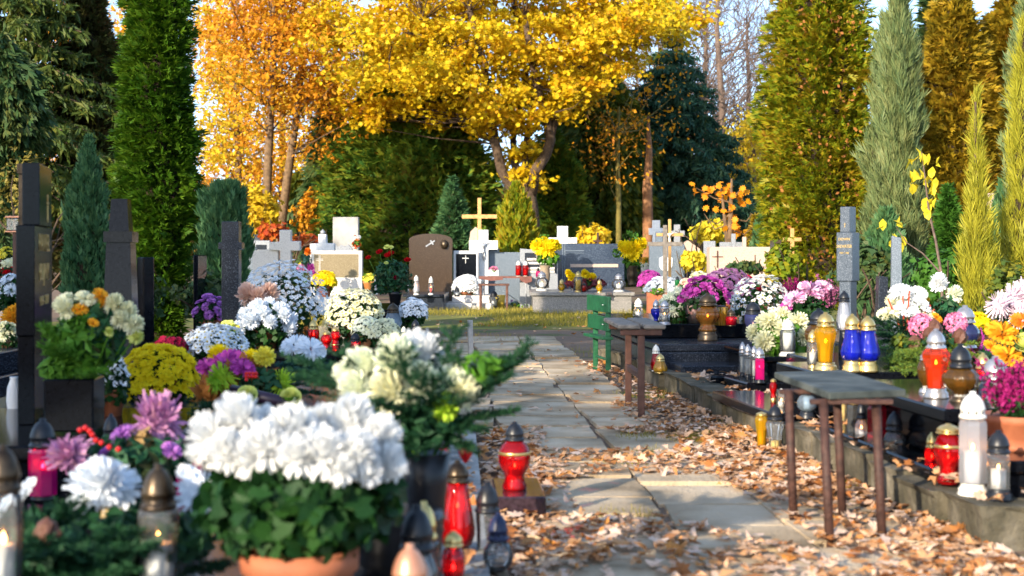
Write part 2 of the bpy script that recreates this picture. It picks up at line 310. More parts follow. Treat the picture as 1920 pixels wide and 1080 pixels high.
def lantern(label, px, yb, yt, wpx, z=None, D=None, kind='cyl', g='clear', cap=None, base=None, lit=1, capf=.3, basef=.1, capw=.62, wax=None, group='grave lanterns', n=None, cat='grave lantern', fl=0, twist=0, band=None, basew=.8, waxh=.55, name='grave_lantern'):
    loc = S(px, yb, z) if z is not None else P(px, yb, D)
    D = loc[1]; Hh = (yb - yt) * D / F; r = wpx * D / F / 2
    t = thing(name, label, cat, loc, random.random() * 6, group)
    cap = cap or CAPBLACK; zb = basef * Hh; zg = (1 - capf) * Hh; hg = zg - zb
    if basef:
        bw = basew * r
        part('base', lathe(MB(), [(0, 0), (bw * 1.02, 0), (bw * 1.04, zb * .18), (bw * .95, zb * .3), (bw, zb * .5), (bw * .86, zb * .7), (bw * .8, zb * .85), (bw * .84, zb), (0, zb)], 24), base or cap, t, True)
    ns = n or (28 if not fl else 64)
    prof = [(r * a, zb + hg * b) for a, b in GP[kind]]
    mb = MB(); lathe(mb, prof, ns, flute=fl, nf=10, twist=twist / Hh)
    gl = part('glass', mb, GC[g], t, not n)
    if band:
        zz = zb + hg * .75; part('band', lathe(MB(), [(r * 1.0, zz - .006), (r * 1.018, zz - .004), (r * 1.018, zz + .004), (r * 1.0, zz + .006)], 28), band, gl, True)
    c = capw * r; hc = capf * Hh
    cp = part('cap', lathe(MB(), [(0, zg), (c * 1.12, zg), (c * 1.15, zg + hc * .06), (c * 1.1, zg + hc * .12), (c, zg + hc * .14), (c, zg + hc * .3), (c * 1.07, zg + hc * .32), (c * 1.05, zg + hc * .38), (c * .97, zg + hc * .5), (c * .84, zg + hc * .64), (c * .62, zg + hc * .78), (c * .4, zg + hc * .86), (c * .27, zg + hc * .88), (c * .27, zg + hc * .98), (0, zg + hc)], 24), cap, t, True)
    if D < 14:
        mb = MB()
        for k in range(10):
            a = k / 10 * 6.283; q = MB(); w = c * .09
            V = []
            for (u, v) in ((-1, -1), (1, -1), (1, 1), (-1, 1)):
                V.append((c * 1.012 * math.cos(a + u * .09), c * 1.012 * math.sin(a + u * .09), zg + hc * (.22 + v * .045)))
            mb.add(V, [(0, 1, 2, 3)])
        part('vent_grille', mb, HOLE, cp)
    if wax is not False:
        wr = min(b for b in [x[0] for x in prof]) * .82; wr = max(wr, r * .34); hw = hg * waxh
        cd = part('candle', lathe(MB(), [(0, zb + .002), (wr, zb + .002), (wr, zb + hw), (wr * .8, zb + hw - .004), (0, zb + hw - .006)], 16), wax or WAX, t, True)
        if lit:
            fh = max(.016, Hh * .075); z0 = zb + hw
            part('flame', lathe(MB(), [(0, z0), (fh * .16, z0 + fh * .1), (fh * .24, z0 + fh * .35), (fh * .14, z0 + fh * .7), (0, z0 + fh)], 8), FLAMER if g in ('red', 'darkred', 'magenta', 'orange') else FLAME, cd, True)
    return t

# ------------------------------------------------------------------ flower heads (unit radius, facing +Z)
_H = {}
def head_mesh(kind, col):
    k = (kind, col)
    if k in _H: return _H[k]
    mb = MB()
    if kind in ('chrys', 'pompon', 'spider'):
        n, zm, w, base = dict(chrys=(190, -.5, .2, .2), pompon=(150, -.9, .24, .3), spider=(120, -.55, .1, .12))[kind]
        d = nrm(fib(n, zm, 1) + rng.normal(size=(n, 3)) * .07); L = (.62 + R(n) * .22) * (1 if kind != 'spider' else .95)
        L = L * np.where(d[:, 2] < .2, 1.05, .9)
        lift = np.zeros((n, 3)); lift[:, 2] = .17 if kind == 'chrys' else .05
        if kind == 'spider': lift[:, 2] = np.where(d[:, 2] < .35, -.35 * R(n) - .08, .2); L = L * (.85 + .3 * R(n))
        if kind == 'chrys': lift[:, 2] = np.where(d[:, 2] < .0, -.18, .2); 
        lift[:, :2] -= d[:, :2] * (.12 if kind == 'chrys' else .0)
        petals(mb, d * base, d, L, w, lift, .55 if kind != 'spider' else .8)
        sp = fib(40); lathe(mb, [(.0, -.4), (.3, -.3), (.45, 0), (.4, .3), (0, .5)], 8)
    elif kind in ('daisy', 'gerbera'):
        for ring, (n, el, L) in enumerate(((22, .1, .82), (18, .35, .7), (12, .7, .5)) if kind == 'gerbera' else ((14, .12, .8), (10, .4, .6))):
            a = np.arange(n) / n * 2 * PI + ring; d = np.stack([np.cos(a) * math.cos(el), np.sin(a) * math.cos(el), np.full(n, math.sin(el))], -1)
            petals(mb, d * .16, d, L, .26, np.tile([0, 0, -.06], (n, 1)), .7)
    elif kind == 'rose':
        for ring in range(7):
            n = 3 if ring < 2 else 5; rr = .1 + .15 * ring; zt_ = .5 - .02 * ring - .011 * ring * ring
            for j in range(n):
                a0 = j / n * 6.283 + ring * 1.1; V = []
                for v in np.linspace(0, 1, 4):
                    for u in np.linspace(-1, 1, 5):
                        a_ = a0 + u * (1.25 if ring < 2 else .8); q = rr * (.35 + .65 * math.sin(min(1, v * 1.15) * PI / 2)) + .05 * ring * max(0, v - .7) * (1 - u * u * .5)
                        V.append((q * math.cos(a_), q * math.sin(a_), -.5 + v * (zt_ + .5) - .1 * u * u * v - .05 * ring * max(0, v - .75)))
                mb.add(V, [(i * 5 + k2, i * 5 + k2 + 1, i * 5 + k2 + 6, i * 5 + k2 + 5) for i in range(3) for k2 in range(4)])
    elif kind == 'hydr':
        d = fib(110, -.6, 1); d = nrm(d + rng.normal(size=d.shape) * .08)
        for a in range(4):
            ref = nrm(np.cross(d, [.3, .2, .9])); b = np.cross(d, ref); an = a * PI / 2 + R(len(d)) * .5
            u = ref * np.cos(an)[:, None] + b * np.sin(an)[:, None]
            leaves(mb, d * (.86 + .08 * R(len(d))[:, None]) + u * .09, d + rng.normal(size=d.shape) * .25, .22, OVAL * [1.7, 1], .3, u)
    elif kind == 'plume':
        n = 160; h = R(n); a = R(n) * 6.28; p = np.stack([np.cos(a) * .2 * (1 - h), np.sin(a) * .2 * (1 - h), h * 2], -1)
        leaves(mb, p, np.stack([np.cos(a), np.sin(a), R(n)], -1), .2, OVAL, .3)
    _H[k] = mb.mesh('flower_head', FL[col]); return _H[k]
def head(parent, kind, col, p, r, n=(0, 0, 1), label=None, sq=1.0):
    o = link('flower_head', head_mesh(kind, col), parent); o.location = p; o.scale = (r, r, r * sq); align(o, n)
    if label: o['label'] = label
    return o
def blossoms(mb, p, n, r, K=11, lift=.1, mbc=None, dbl=False):
    """many small open flowers: p positions, n facing, r radius."""
    N = len(p); n = nrm(n); ref = nrm(np.cross(n, rng.normal(size=n.shape))); b = np.cross(n, ref); r = np.broadcast_to(r, (N,))
    for ring in range(2 if dbl else 1):
        e = (.25, .75)[ring]
        for k in range(K if ring == 0 else K // 2 + 1):
            a = 2 * PI * k / K * (1 if ring == 0 else 1.8) + R(N) * .3
            d = ref * np.cos(a)[:, None] + b * np.sin(a)[:, None]
            L = r * (1 if ring == 0 else .75) * (.85 + R(N) * .3)
            dd = nrm(d + n * (e + R(N)[:, None] * .3)); s = np.cross(dd, n)
            V = np.stack([p + dd * (L * .12)[:, None], p + dd * (L * .62)[:, None] + s * (L * .23)[:, None], p + dd * L[:, None] - n * (L * .12)[:, None], p + dd * (L * .62)[:, None] - s * (L * .23)[:, None]], 1)
            mb.add(V.reshape(-1, 3), np.arange(N * 4).reshape(N, 4))
    if mbc is not None:
        a = np.arange(6) / 6 * 2 * PI; q = r * .24
        V = p[:, None] + n[:, None] * (r * .28)[:, None, None] + (ref[:, None] * np.cos(a)[None, :, None] + b[:, None] * np.sin(a)[None, :, None]) * q[:, None, None]
        mbc.add(V.reshape(-1, 3), np.arange(N * 6).reshape(N, 6))
def pot(parent, kind, r, h, z=0, mat=None):
    if kind is None: return
    if kind == 'terra':
        mb = lathe(MB(), [(0, z), (r * .7, z), (r * .93, z + h * .72), (r * 1.0, z + h * .74), (r * 1.02, z + h), (r * .92, z + h), (r * .88, z + h * .85), (0, z + h * .85)], 28)
    elif kind == 'bowl':
        mb = lathe(MB(), [(0, z), (r * .62, z), (r * .64, z + h * .12), (r * .6, z + h * .16), (r * .8, z + h * .4), (r * .95, z + h * .75), (r * 1.04, z + h * .82), (r * 1.05, z + h), (r * .95, z + h), (0, z + h * .9)], 56, flute=.015, nf=28)
    elif kind == 'vase':
        mb = lathe(MB(), [(0, z), (r * .62, z), (r * .66, z + h * .06), (r * .58, z + h * .12), (r * .7, z + h * .4), (r * .86, z + h * .75), (r * 1.02, z + h), (r * .9, z + h), (0, z + h * .9)], 28)
    elif kind == 'urn':
        mb = lathe(MB(), [(0, z), (r * .72, z), (r * .74, z + h * .1), (r * .6, z + h * .16), (r * .88, z + h * .36), (r * .95, z + h * .6), (r * .82, z + h * .84), (r * 1.02, z + h * .96), (r, z + h), (0, z + h * .95)], 28)
    elif kind == 'box':
        mb = cbox(MB(), -r, r, -r * .8, r * .8, z, z + h, .006)
    o = part('pot' if kind not in ('vase', 'urn') else 'vase', mb, mat or TERRA, parent, kind != 'box'); return o
def folcloud(mb, c, rad, n, size, shape=STAR, zmin=-1, inner=.45, up=.3):
    d = fib(n, zmin, 1); d = nrm(d + rng.normal(size=d.shape) * .3); q = inner + (1 - inner) * R(n) ** .6
    p = np.array(c) + d * np.array(rad) * q[:, None]
    leaves(mb, p, d + np.array([0, 0, up]) + rng.normal(size=d.shape) * .45, size * (.7 + R(n) * .6), shape, .5)
def mum(label, px, yt, yb, wpx, D, kind, col, n, hr, pt=None, zb=None, lf=MUMLEAF, nl=320, ls=.045, zmin=-.05, group='potted chrysanthemums', name='chrysanthemum', cat='flowers', depth=1.0, jit=.05, centre=False, K=11, dbl=False, lsh=STAR, sq=1.0):
    """pt = (pot kind, material, radius, height); kind daisy/button = carpet of small flowers, else separate heads."""
    s = D / F; zt = CH - (yt - HZ) * s; zl = CH - (yb - HZ) * s
    ph = pt[3] if pt else 0
    if zb is None: zb = zl - ph * .8
    X = (px - 960) * s; t = thing(name, label, cat, (X, D, zb), random.random() * .5, group)
    rx = wpx * s / 2; c = np.array([0, 0, zl - zb + (zt - zl) * .22]); rz = zt - zb - c[2]; rad = np.array([rx, rx * depth, rz])
    if pt: pot(t, pt[0], pt[2], pt[3], 0, pt[1])
    fm = MB(); folcloud(fm, c - [0, 0, (zt - zl) * .05], rad * .9, nl, ls, lsh, -.75 if zmin < 0 else -.5)
    if c[2] > .12:
        for k in range(6): tube(fm, [(0, 0, ph * .7), (rad[0] * .4 * math.cos(k), rad[1] * .4 * math.sin(k), c[2] + .03)], .005, 4)
    part('foliage', fm, lf, t)
    d = fib(n, zmin, 1); d = nrm(d + rng.normal(size=d.shape) * jit)
    lump = 1 + .07 * sn(d, 1.1, int(px)) + rng.normal(size=n) * .025
    p = c + d * (rad - hr * .4) * lump[:, None]
    nn = nrm(d / rad) * .8 + np.array([0, -.1, .35])
    if kind in ('open', 'button'):
        mb, mc = MB(), MB() if centre else None
        blossoms(mb, p, nn + rng.normal(size=nn.shape) * .25, hr * (.8 + R(n) * .4), K, mbc=mc, dbl=dbl)
        nb = sum(len(x) for x in mb.f)
        if centre: mb.add(np.concatenate(mc.v), np.concatenate(mc.f))
        o = part('blossom', mb, FL[col], t)
        if centre:
            o.data.materials.append(FL['centre']); k = np.zeros(len(o.data.polygons), np.int32); k[nb:] = 1; o.data.polygons.foreach_set('material_index', k)
    else:
        for i in range(n): head(t, kind, col, p[i], hr * (.85 + .3 * random.random()), nn[i] + rng.normal(size=3) * .15, sq=sq)
    return t
def fir(mb, a, b, sag=.1, nl=.022, dens=900, thick=.003, w=.0026, up=.25):
    """a stem from a to b with needles all round."""
    a, b = np.array(a, float), np.array(b, float); L = np.linalg.norm(b - a); u = np.linspace(0, 1, 8)[:, None]
    st = a + (b - a) * u; st[:, 2] -= sag * L * (u[:, 0] ** 2); tube(mb, st, np.linspace(thick, thick * .4, 8), 5)
    n = max(12, int(L * dens)); t = .05 + .95 * R(n); q = a + (b - a) * t[:, None]; q[:, 2] -= sag * L * t ** 2
    ax = nrm((b - a)[None] - np.array([0, 0, 1.]) * (2 * sag * L * t)[:, None]); sd = nrm(np.cross(ax, [0, 0, 1.])); un = np.cross(sd, ax)
    an = R(n) * 2 * PI; rd = sd * np.cos(an)[:, None] + un * (np.sin(an) * .7)[:, None]
    d = nrm(rd + ax * .75 + np.array([0, 0, up]))
    Ln = nl * (.75 + .4 * R(n)) * (1 - .3 * t); s = nrm(np.cross(d, rng.normal(size=d.shape)))
    V = np.stack([q, q + d * (Ln * .45)[:, None] + s * w * .5, q + d * Ln[:, None], q + d * (Ln * .45)[:, None] - s * w * .5], 1)
    mb.add(V.reshape(-1, 3), np.arange(n * 4).reshape(n, 4))
def firspray(mb, a, b, side=4, sag=.1, nl=.022, dens=700, w=.0028):
    fir(mb, a, b, sag, nl, dens, w=w); a, b = np.array(a, float), np.array(b, float); ax = b - a; L = np.linalg.norm(ax)
    sd = nrm(np.cross(ax, [0, 0, 1.])[None])[0]
    for k in range(side):
        t = .2 + .65 * k / max(1, side - 1); p = a + ax * t; p[2] -= sag * L * t * t
        for sg in (-1, 1):
            e = p + (ax / L * .75 + sd * sg * .7 + rng.normal(size=3) * .1) * L * .42 * (1.1 - t * .7); fir(mb, p, e, sag, nl * .9, dens, .002, w)
def arrangement(label, px, yb, D, heads, name='flower_arrangement', z=None, vase=None, fol_=(), firs=(), group='flower arrangements', cat='flowers', stems=True, extra=None, firmat=None, stemmat=None):
    """heads: (px, py, radius px, kind, colour, extra depth[, tilt]); fol_: (px, py, rx px, ry px, count, leaf m, material, shape); firs: (px0,py0,px1,py1,dD)"""
    loc = P(px, yb, D) if z is None else S(px, yb, z); D = loc[1]; o = np.array(loc); s = D / F
    t = thing(name, label, cat, loc, 0, group)
    if vase: pot(t, vase[0], vase[2], vase[3], 0, vase[1])
    fm = {}
    for (x, y, rx, ry, n, sz, mat, shp) in fol_:
        folcloud(fm.setdefault(mat.name, (MB(), mat))[0], np.array(P(x, y, D)) - o, np.array([rx, max(rx, ry) * .8, ry]) * s, n, sz, shp)
    if firs:
        mb = fm.setdefault((firmat or SPRUCE).name, (MB(), firmat or SPRUCE))[0]
        for (x0, y0, x1, y1, dD) in firs: firspray(mb, np.array(P(x0, y0, D)) - o, np.array(P(x1, y1, D + dD)) - o, 6, .06, .032, 620, .0045)
    stm = MB(); top = vase[3] * .9 if vase else .0
    for h in heads:
        x, y, r, kind, col, dd = h[:6]; p = np.array(P(x, y, D + dd)) - o; rr = r * (D + dd) / F
        nn = h[6] if len(h) > 6 else (rng.normal() * .25 + (x - px) * .006, -.55, .75)
        head(t, kind, col, p, rr, nn)
        if stems: b = np.array([p[0] * .2, p[1] * .2, min(top, p[2] - .02)]); tube(stm, [b, (b + p) / 2 + [p[0] * .1, p[1] * .1, 0], p - np.array(nrm(np.array([nn], float))[0]) * rr * .2], .0035, 5)
    if stems and heads: part('stem', stm, stemmat or BRIGHTLEAF, t)
    for mb, mat in fm.values(): part('foliage', mb, mat, t)
    if extra: extra(t, o, s)
    return t

# ------------------------------------------------------------------ text
def text(body, size, mat, parent, loc, rot=(PI / 2, 0, 0), sx=1.0, name='inscription'):
    cu = bpy.data.curves.new('inscription', 'FONT'); cu.body = body; cu.size = size; cu.align_x = 'CENTER'; cu.extrude = .0015
    o = bpy.data.objects.new(name, cu); COL.objects.link(o)
    me = bpy.data.meshes.new_from_object(o.evaluated_get(bpy.context.evaluated_depsgraph_get())); bpy.data.objects.remove(o)
    me.materials.clear(); me.materials.append(mat)
    o = link(name, me, parent); o.location = loc; o.rotation_euler = rot; o.scale = (sx, 1, 1); return o

# ------------------------------------------------------------------ evergreens
def evergreen(label, px, yt, D, prof, mat, n=2600, spray=.16, style='thuja', trunk=BARK, name='thuja_tree', group='conifers', cat='tree', yb=None, cone=None, lump=.16, seed=None, trunk_r=None, X=None, Y=None, ztop=None, blade=.26, gaps=.0, core=True, clumps=34):
    """prof: (height fraction, half width in photo px)"""
    seed = seed or int(px) + int(yt); s = D / F
    if ztop is None: ztop = CH - (yt - HZ) * s
    X = (px - 960) * s if X is None else X; Y = D if Y is None else Y
    t = thing(name, label, cat, (X, Y, 0), 0, group)
    hf = np.array([a for a, b in prof]); hr = np.array([b for a, b in prof]) * s
    zt = np.linspace(0, ztop, 14); rr = (trunk_r or max(.04, ztop * .012))
    part('trunk', tube(MB(), [(.02 * math.sin(z * 2), .02 * math.cos(z), z) for z in zt * .95], np.linspace(rr, rr * .25, 14), 8), trunk, t, True)
    dens = np.interp(np.linspace(0, 1, 400), hf, hr); cdf = np.cumsum(dens + .02); cdf /= cdf[-1]
    h = np.interp(R(n), cdf, np.linspace(0, 1, 400)); a = R(n) * 2 * PI
    wide = max(hr.max(), .15); K = max(26, int(clumps * ztop / wide)); ch = np.interp(R(K), cdf, np.linspace(0, 1, 400)); ca = R(K) * 2 * PI; cr_ = .86 + .3 * R(K)
    pick = (R(n) * K).astype(int); inc = R(n) < (.78 if style != 'droop' else .55)
    rl = np.maximum(np.interp(ch, hf, hr), wide * .15)
    oh = rng.normal(size=n) * (.17 if style == 'juniper' else .1); oa = rng.normal(size=n) * .085
    if style == 'juniper': oh = np.abs(oh) * 1.4 - .08; oa = oa * (1 - np.clip(oh * 2.2, 0, .9)) * 1.2
    h = np.where(inc, np.clip(ch[pick] + oh * np.minimum(1, wide * 3 / ztop), .004, .999), h)
    a = np.where(inc, ca[pick] + oa * 2.2 * wide / np.maximum(rl[pick], wide * .3), a)
    puff = np.where(inc, cr_[pick] * (1.06 - np.minimum(.5, (oh / .16) ** 2 * .1 + (oa / .085) ** 2 * .1)), .86)
    q = np.stack([np.cos(a), np.sin(a), h * ztop / max(hr.max() * 1.5, .3)], -1)
    lm = (1 + lump * sn(q, .55, seed) + lump * .6 * sn(q, 1.3, seed + 1)) * puff
    n = len(h); dp = 1 - .35 * R(n) ** 2.5 + .1 * (R(n) > .93)
    rad = np.interp(h, hf, hr) * lm * dp
    out = np.stack([np.cos(a), np.sin(a), np.zeros(n)], -1); p = out * rad[:, None]; p[:, 2] = h * ztop
    up = np.array([0, 0, 1.]); mb = MB()
    if style == 'thuja': ax = nrm(out * (.75 + .4 * R(n))[:, None] + up * (.55 * R(n) - .05)[:, None] + rng.normal(size=(n, 3)) * .25); ang = np.array([-1.0, -.62, -.28, 0, .28, .62, 1.0]); bl = np.array([.5, .75, .9, 1, .9, .75, .5])
    elif style == 'juniper': ax = nrm(out * .35 + up * (.8 + .4 * R(n))[:, None] + rng.normal(size=(n, 3)) * .22); ang = np.array([-.55, -.3, -.08, .15, .4]); bl = np.array([.6, .85, 1, .9, .6])
    elif style == 'droop': ax = nrm(out * .6 - up * (.4 + .5 * R(n))[:, None] + rng.normal(size=(n, 3)) * .2); ang = np.array([-.5, -.2, .1, .4]); bl = np.array([.8, 1, 1, .8])
    sz = spray * (.65 + .7 * R(n)); pn = nrm(np.cross(ax, nrm(out * .3 + rng.normal(size=(n, 3)) * .6 + np.cross(out, up) * (1 if style == 'thuja' else .3)))); sd = np.cross(pn, ax)
    st = p - ax * sz[:, None] * .55
    for k, an in enumerate(ang):
        dd = nrm(ax * math.cos(an) + sd * math.sin(an) + pn * (rng.normal(size=(n, 1)) * .18)); L = sz * bl[k] * (.8 + .4 * R(n)); w = L * blade * .5
        b0 = st + ax * (sz * .08 * k)[:, None]; sdd = nrm(np.cross(dd, pn))
        V = np.stack([b0, b0 + dd * (L * .5)[:, None] + sdd * w[:, None], b0 + dd * L[:, None], b0 + dd * (L * .5)[:, None] - sdd * w[:, None]], 1)
        mb.add(V.reshape(-1, 3), np.arange(n * 4).reshape(n, 4))
    cr = part('crown', mb, mat, t)
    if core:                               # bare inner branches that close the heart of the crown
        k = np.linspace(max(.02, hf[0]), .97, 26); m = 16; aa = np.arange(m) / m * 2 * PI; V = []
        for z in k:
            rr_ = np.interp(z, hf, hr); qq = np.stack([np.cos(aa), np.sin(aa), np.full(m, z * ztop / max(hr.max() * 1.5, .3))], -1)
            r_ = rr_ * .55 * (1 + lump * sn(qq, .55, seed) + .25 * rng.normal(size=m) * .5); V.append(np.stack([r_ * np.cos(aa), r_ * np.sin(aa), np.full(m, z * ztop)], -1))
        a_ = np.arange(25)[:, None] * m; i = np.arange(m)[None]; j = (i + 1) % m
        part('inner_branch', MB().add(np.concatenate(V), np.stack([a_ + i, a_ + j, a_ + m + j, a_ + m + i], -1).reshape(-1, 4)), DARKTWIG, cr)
    if cone:
        m = cone[0]; hh = .1 + .85 * R(m); a2 = R(m) * 6.283; rr = np.interp(hh, hf, hr) * (.85 + .2 * R(m)); pp = np.stack([np.cos(a2) * rr, np.sin(a2) * rr, hh * ztop], -1)
        mb = MB(); 
        for _ in range(3): leaves(mb, pp + rng.normal(size=pp.shape) * cone[1], rng.normal(size=pp.shape), cone[1] * 1.6, OVAL * [1.6, 1], .3)
        part('cone', mb, cone[2], cr)
    return t
def spruce(label, px, D, ztop, rmax, mat, zlow=1.0, tiers=13, X=None, name='spruce_tree', curtain=.55, seed=3, per=9, group='conifers', trunk=BARK, nl=.22, cat='tree'):
    """drooping spruce: whorls of sagging boughs hung with curtains of twigs."""
    s = D / F; X = (px - 960) * s if X is None else X; g = np.random.default_rng(seed)
    t = thing(name, label, cat, (X, D, 0), 0, group)
    mb = tube(MB(), [(0, 0, z) for z in np.linspace(0, ztop, 8)], np.linspace(ztop * .017, .03, 8), 9); lf = MB()
    for i in range(tiers):
        u = i / (tiers - 1); z = zlow + (ztop * .97 - zlow) * u; rl = rmax * (1 - u) ** .8 + .25
        for k in range(per):
            a = k / per * 6.283 + i * 1.3 + g.normal() * .2; L = rl * (.75 + .4 * g.random()); dirv = np.array([math.cos(a), math.sin(a), 0])
            q = np.linspace(0, 1, 6); pts = dirv[None] * (L * q)[:, None]; pts[:, 2] = z + L * (.12 * q - .48 * q ** 2 + .14 * q ** 4)
            tube(mb, pts, np.linspace(.04, .008, 6) * min(1.5, ztop / 8), 5)
            m = int(46 * L); tt = .12 + .88 * R(m); b = dirv[None] * (L * tt)[:, None]; b[:, 2] = z + L * (.12 * tt - .48 * tt ** 2 + .14 * tt ** 4)
            sd = np.array([-dirv[1], dirv[0], 0]); b += sd[None] * (rng.normal(size=m) * .16 * L * (1.05 - tt) + rng.normal(size=m) * .08)[:, None]
            for rep in range(3):
                dd = nrm(np.array([0, 0, -1.]) * curtain + dirv[None] * .35 * (1 - curtain + .3) + rng.normal(size=(m, 3)) * .3)
                p = b + dd * (R(m) * .32)[:, None]
                leaves(lf, p, rng.normal(size=(m, 3)), nl * (.7 + .6 * R(m)), DIAM * [.62, 1], .1, dd)
    part('trunk', mb, trunk, t); part('crown', lf, mat, t); return t

# ------------------------------------------------------------------ broadleaf trees
def limb(mb, tips, a, d, L, r, depth, g, spread=.55, up=.12, nseg=5, kids=3, wig=.12, minr=.006):
    a = np.array(a, float); d = nrm(np.array([d], float))[0]; pts = [a]; 
    for i in range(nseg):
        d = nrm((d + g.normal(size=3) * wig + np.array([0, 0, up * .25]))[None])[0]; pts.append(pts[-1] + d * L / nseg)
    pts = np.array(pts); tube(mb, pts, np.linspace(r, max(minr, r * .55), nseg + 1), 7 if r > .05 else 5 if r > .015 else 4)
    if depth == 0: tips.append((pts[-1], d)); tips.append((pts[-2], d)); return
    for k in range(kids):
        i = int(g.integers(max(1, nseg // 2 - 1), nseg + 1)) if k else nseg
        nd = nrm((d + g.normal(size=3) * spread)[None])[0]
        limb(mb, tips, pts[i], nd, L * (.6 + .2 * g.random()), r * (.62 if k == 0 else .45), depth - 1, g, spread, up, nseg, kids, wig, minr)
def broadleaf(label, name, X, Y, limbs, leafmat, leaf=.14, per=60, clump=.5, depth=3, seed=1, bark=BARK, shape=STAR, group='autumn trees', kids=3, spread=.55, flat=.6, trunk=None, up=.1, leafmat2=None, cat='tree', minr=.006, wig=.12, sparse=1.0, extra_clumps=None, droop=.3):
    g = np.random.default_rng(seed); t = thing(name, label, cat, (X, Y, 0), 0, group); mb = MB(); tips = []
    tm = MB()
    for pts, r0, r1 in trunk: tube(tm, pts, np.linspace(r0, r1, len(pts)), 10)
    part('trunk', tm, bark, t, True)
    for a, d, L, r, dp in limbs: limb(mb, tips, a, d, L, r, dp, g, spread, up, 5, kids, wig, minr)
    if limbs: part('branch', mb, bark, t)
    if leafmat is None: return t
    c = np.array([q[0] for q in tips]) if tips else np.zeros((0, 3))
    c = c[g.random(len(c)) < sparse]
    if extra_clumps is not None: c = np.concatenate([c, extra_clumps])
    def cloud(c, mat):
        n = len(c) * per; p = np.repeat(c, per, 0) + g.normal(size=(n, 3)) * clump * np.array([.6, .6, .6 * flat]) * np.repeat(.6 + .8 * g.random(len(c)), per)[:, None]
        nn = np.array([0, -.3, .75]) + g.normal(size=(n, 3)) * .6
        lf = MB(); leaves(lf, p, nn, leaf * (.65 + .7 * g.random(n)), shape, .35, np.tile([0, 0, -droop * 3], (n, 1)) + g.normal(size=(n, 3)))
        part('crown', lf, mat, t)
    if leafmat2: h = len(c) // 2; cloud(c[:h], leafmat); cloud(c[h:], leafmat2)
    else: cloud(c, leafmat)
    return t
def shrub(label, px, py, D, rx, ry, mat, n=900, leaf=.1, shape=STAR, name='shrub', group='shrubs', zmin=-.6, cat='shrub'):
    s = D / F; X = (px - 960) * s; zc = CH - (py - HZ) * s; t = thing(name, label, cat, (X, D, 0), 0, group); g = np.random.default_rng(int(px))
    mb = MB(); tips = []
    for k in range(6):
        a = k * 1.05; limb(mb, tips, (0, 0, 0), (math.cos(a) * .4, math.sin(a) * .4, 1), max(.3, zc * .75), .02 + rx * s * .01, 1, g, .5)
    part('stem', mb, BARK, t)
    d = fib(n, zmin, 1); d = nrm(d + rng.normal(size=d.shape) * .25); l = 1 + .22 * sn(d, .8, int(px)) + .15 * sn(d, 2, int(px) + 1)
    p = np.array([0, 0, zc]) + d * np.array([rx, rx * .8, ry]) * s * (l * (.35 + .65 * R(n) ** .5))[:, None]
    lf = MB(); leaves(lf, p, d + np.array([0, -.2, .5]) + rng.normal(size=d.shape) * .5, leaf * (.7 + .6 * R(n)), shape, .4)
    part('crown', lf, mat, t); return t

# ------------------------------------------------------------------ stones
def grave(label, x, y, w, l, rz, steps, mat=BLACKST, group='grave slabs', name='grave', mats=None, pn=None):
    """steps: (inset front/left/right/back, z0, z1) stacked; local x right, y away"""
    t = thing(name, label, 'grave', (x, y, 0), rz, group)
    for i, (f, lft, rgt, bk, z0, z1) in enumerate(steps):
        part((pn or ['plinth', 'slab', 'ledge', 'step'])[min(i, 3)], cbox(MB(), lft, w - rgt, f, l - bk, z0, z1, .008), (mats or [mat] * 9)[i], t)
    return t
def stone(label, px0, px1, yt, yb, D, th=.16, mat=GREYGR, top='flat', name='headstone', group='headstones', rz=0, foot=None, cat='headstone', rise=12):
    s = D / F; w = (px1 - px0) * s; z1 = CH - (yt - HZ) * s; z0 = CH - (yb - HZ) * s; X = ((px0 + px1) / 2 - 960) * s
    t = thing(name, label, cat, (X, D, 0), rz, group); h = w / 2
    if top == 'flat': mb = cbox(MB(), -h, h, 0, th, z0, z1, .01)
    else:
        r = rise * s
        if top == 'arch': o = [(-h, z0), (h, z0), (h, z1 - r)] + [(h * math.cos(a), z1 - r + r * math.sin(a)) for a in np.linspace(.15, PI - .15, 14)] + [(-h, z1 - r)]
        elif top == 'slant': o = [(-h, z0), (h, z0), (h, z1 - r), (-h, z1)]
        elif top == 'slantl': o = [(-h, z0), (h, z0), (h, z1), (-h, z1 - r)]
        elif top == 'gable': o = [(-h, z0), (h, z0), (h, z1 - r), (0, z1), (-h, z1 - r)]
        mb = prism(MB(), o, 0, th)
    b = part('slab', mb, mat, t)
    if top != 'flat': bevel(b)
    if z0 > .02 or foot:
        fw = h * 1.08; part('foot', cbox(MB(), -fw, fw, -.06, th + .06, 0, max(z0, .03) + (.0 if z0 > .03 else .06), .01), foot or mat, t)
    t['sz'] = z0; return t
def gcross(label, px, yt, yb, ya, wpx, tpx, D, mat, th=.1, name='grave_cross', group='grave crosses', tapx=None, rz=0, foot=None, bevel_=.006, fz=0.0, wb=None):
    """latin cross: top row, bottom row, arm centre row, arm span, shaft width"""
    s = D / F; z0 = CH - (yb - HZ) * s; h = (yb - yt) * s; t = thing(name, label, 'cross', ((px - 960) * s, D, 0), rz, group)
    o = [(x, z + z0) for x, z in cross_out(wpx * s, h, tpx * s, (yb - ya) * s, (tapx or tpx) * s, wb and wb * s)]
    bevel(part('cross', prism(MB(), o, 0, th), mat, t), bevel_)
    if z0 > fz + .02 or foot: part('foot', cbox(MB(), -tpx * s * 1.1, tpx * s * 1.1, -.04, th + .04, 0, max(z0, .05), .01), foot or mat, t)
    return t
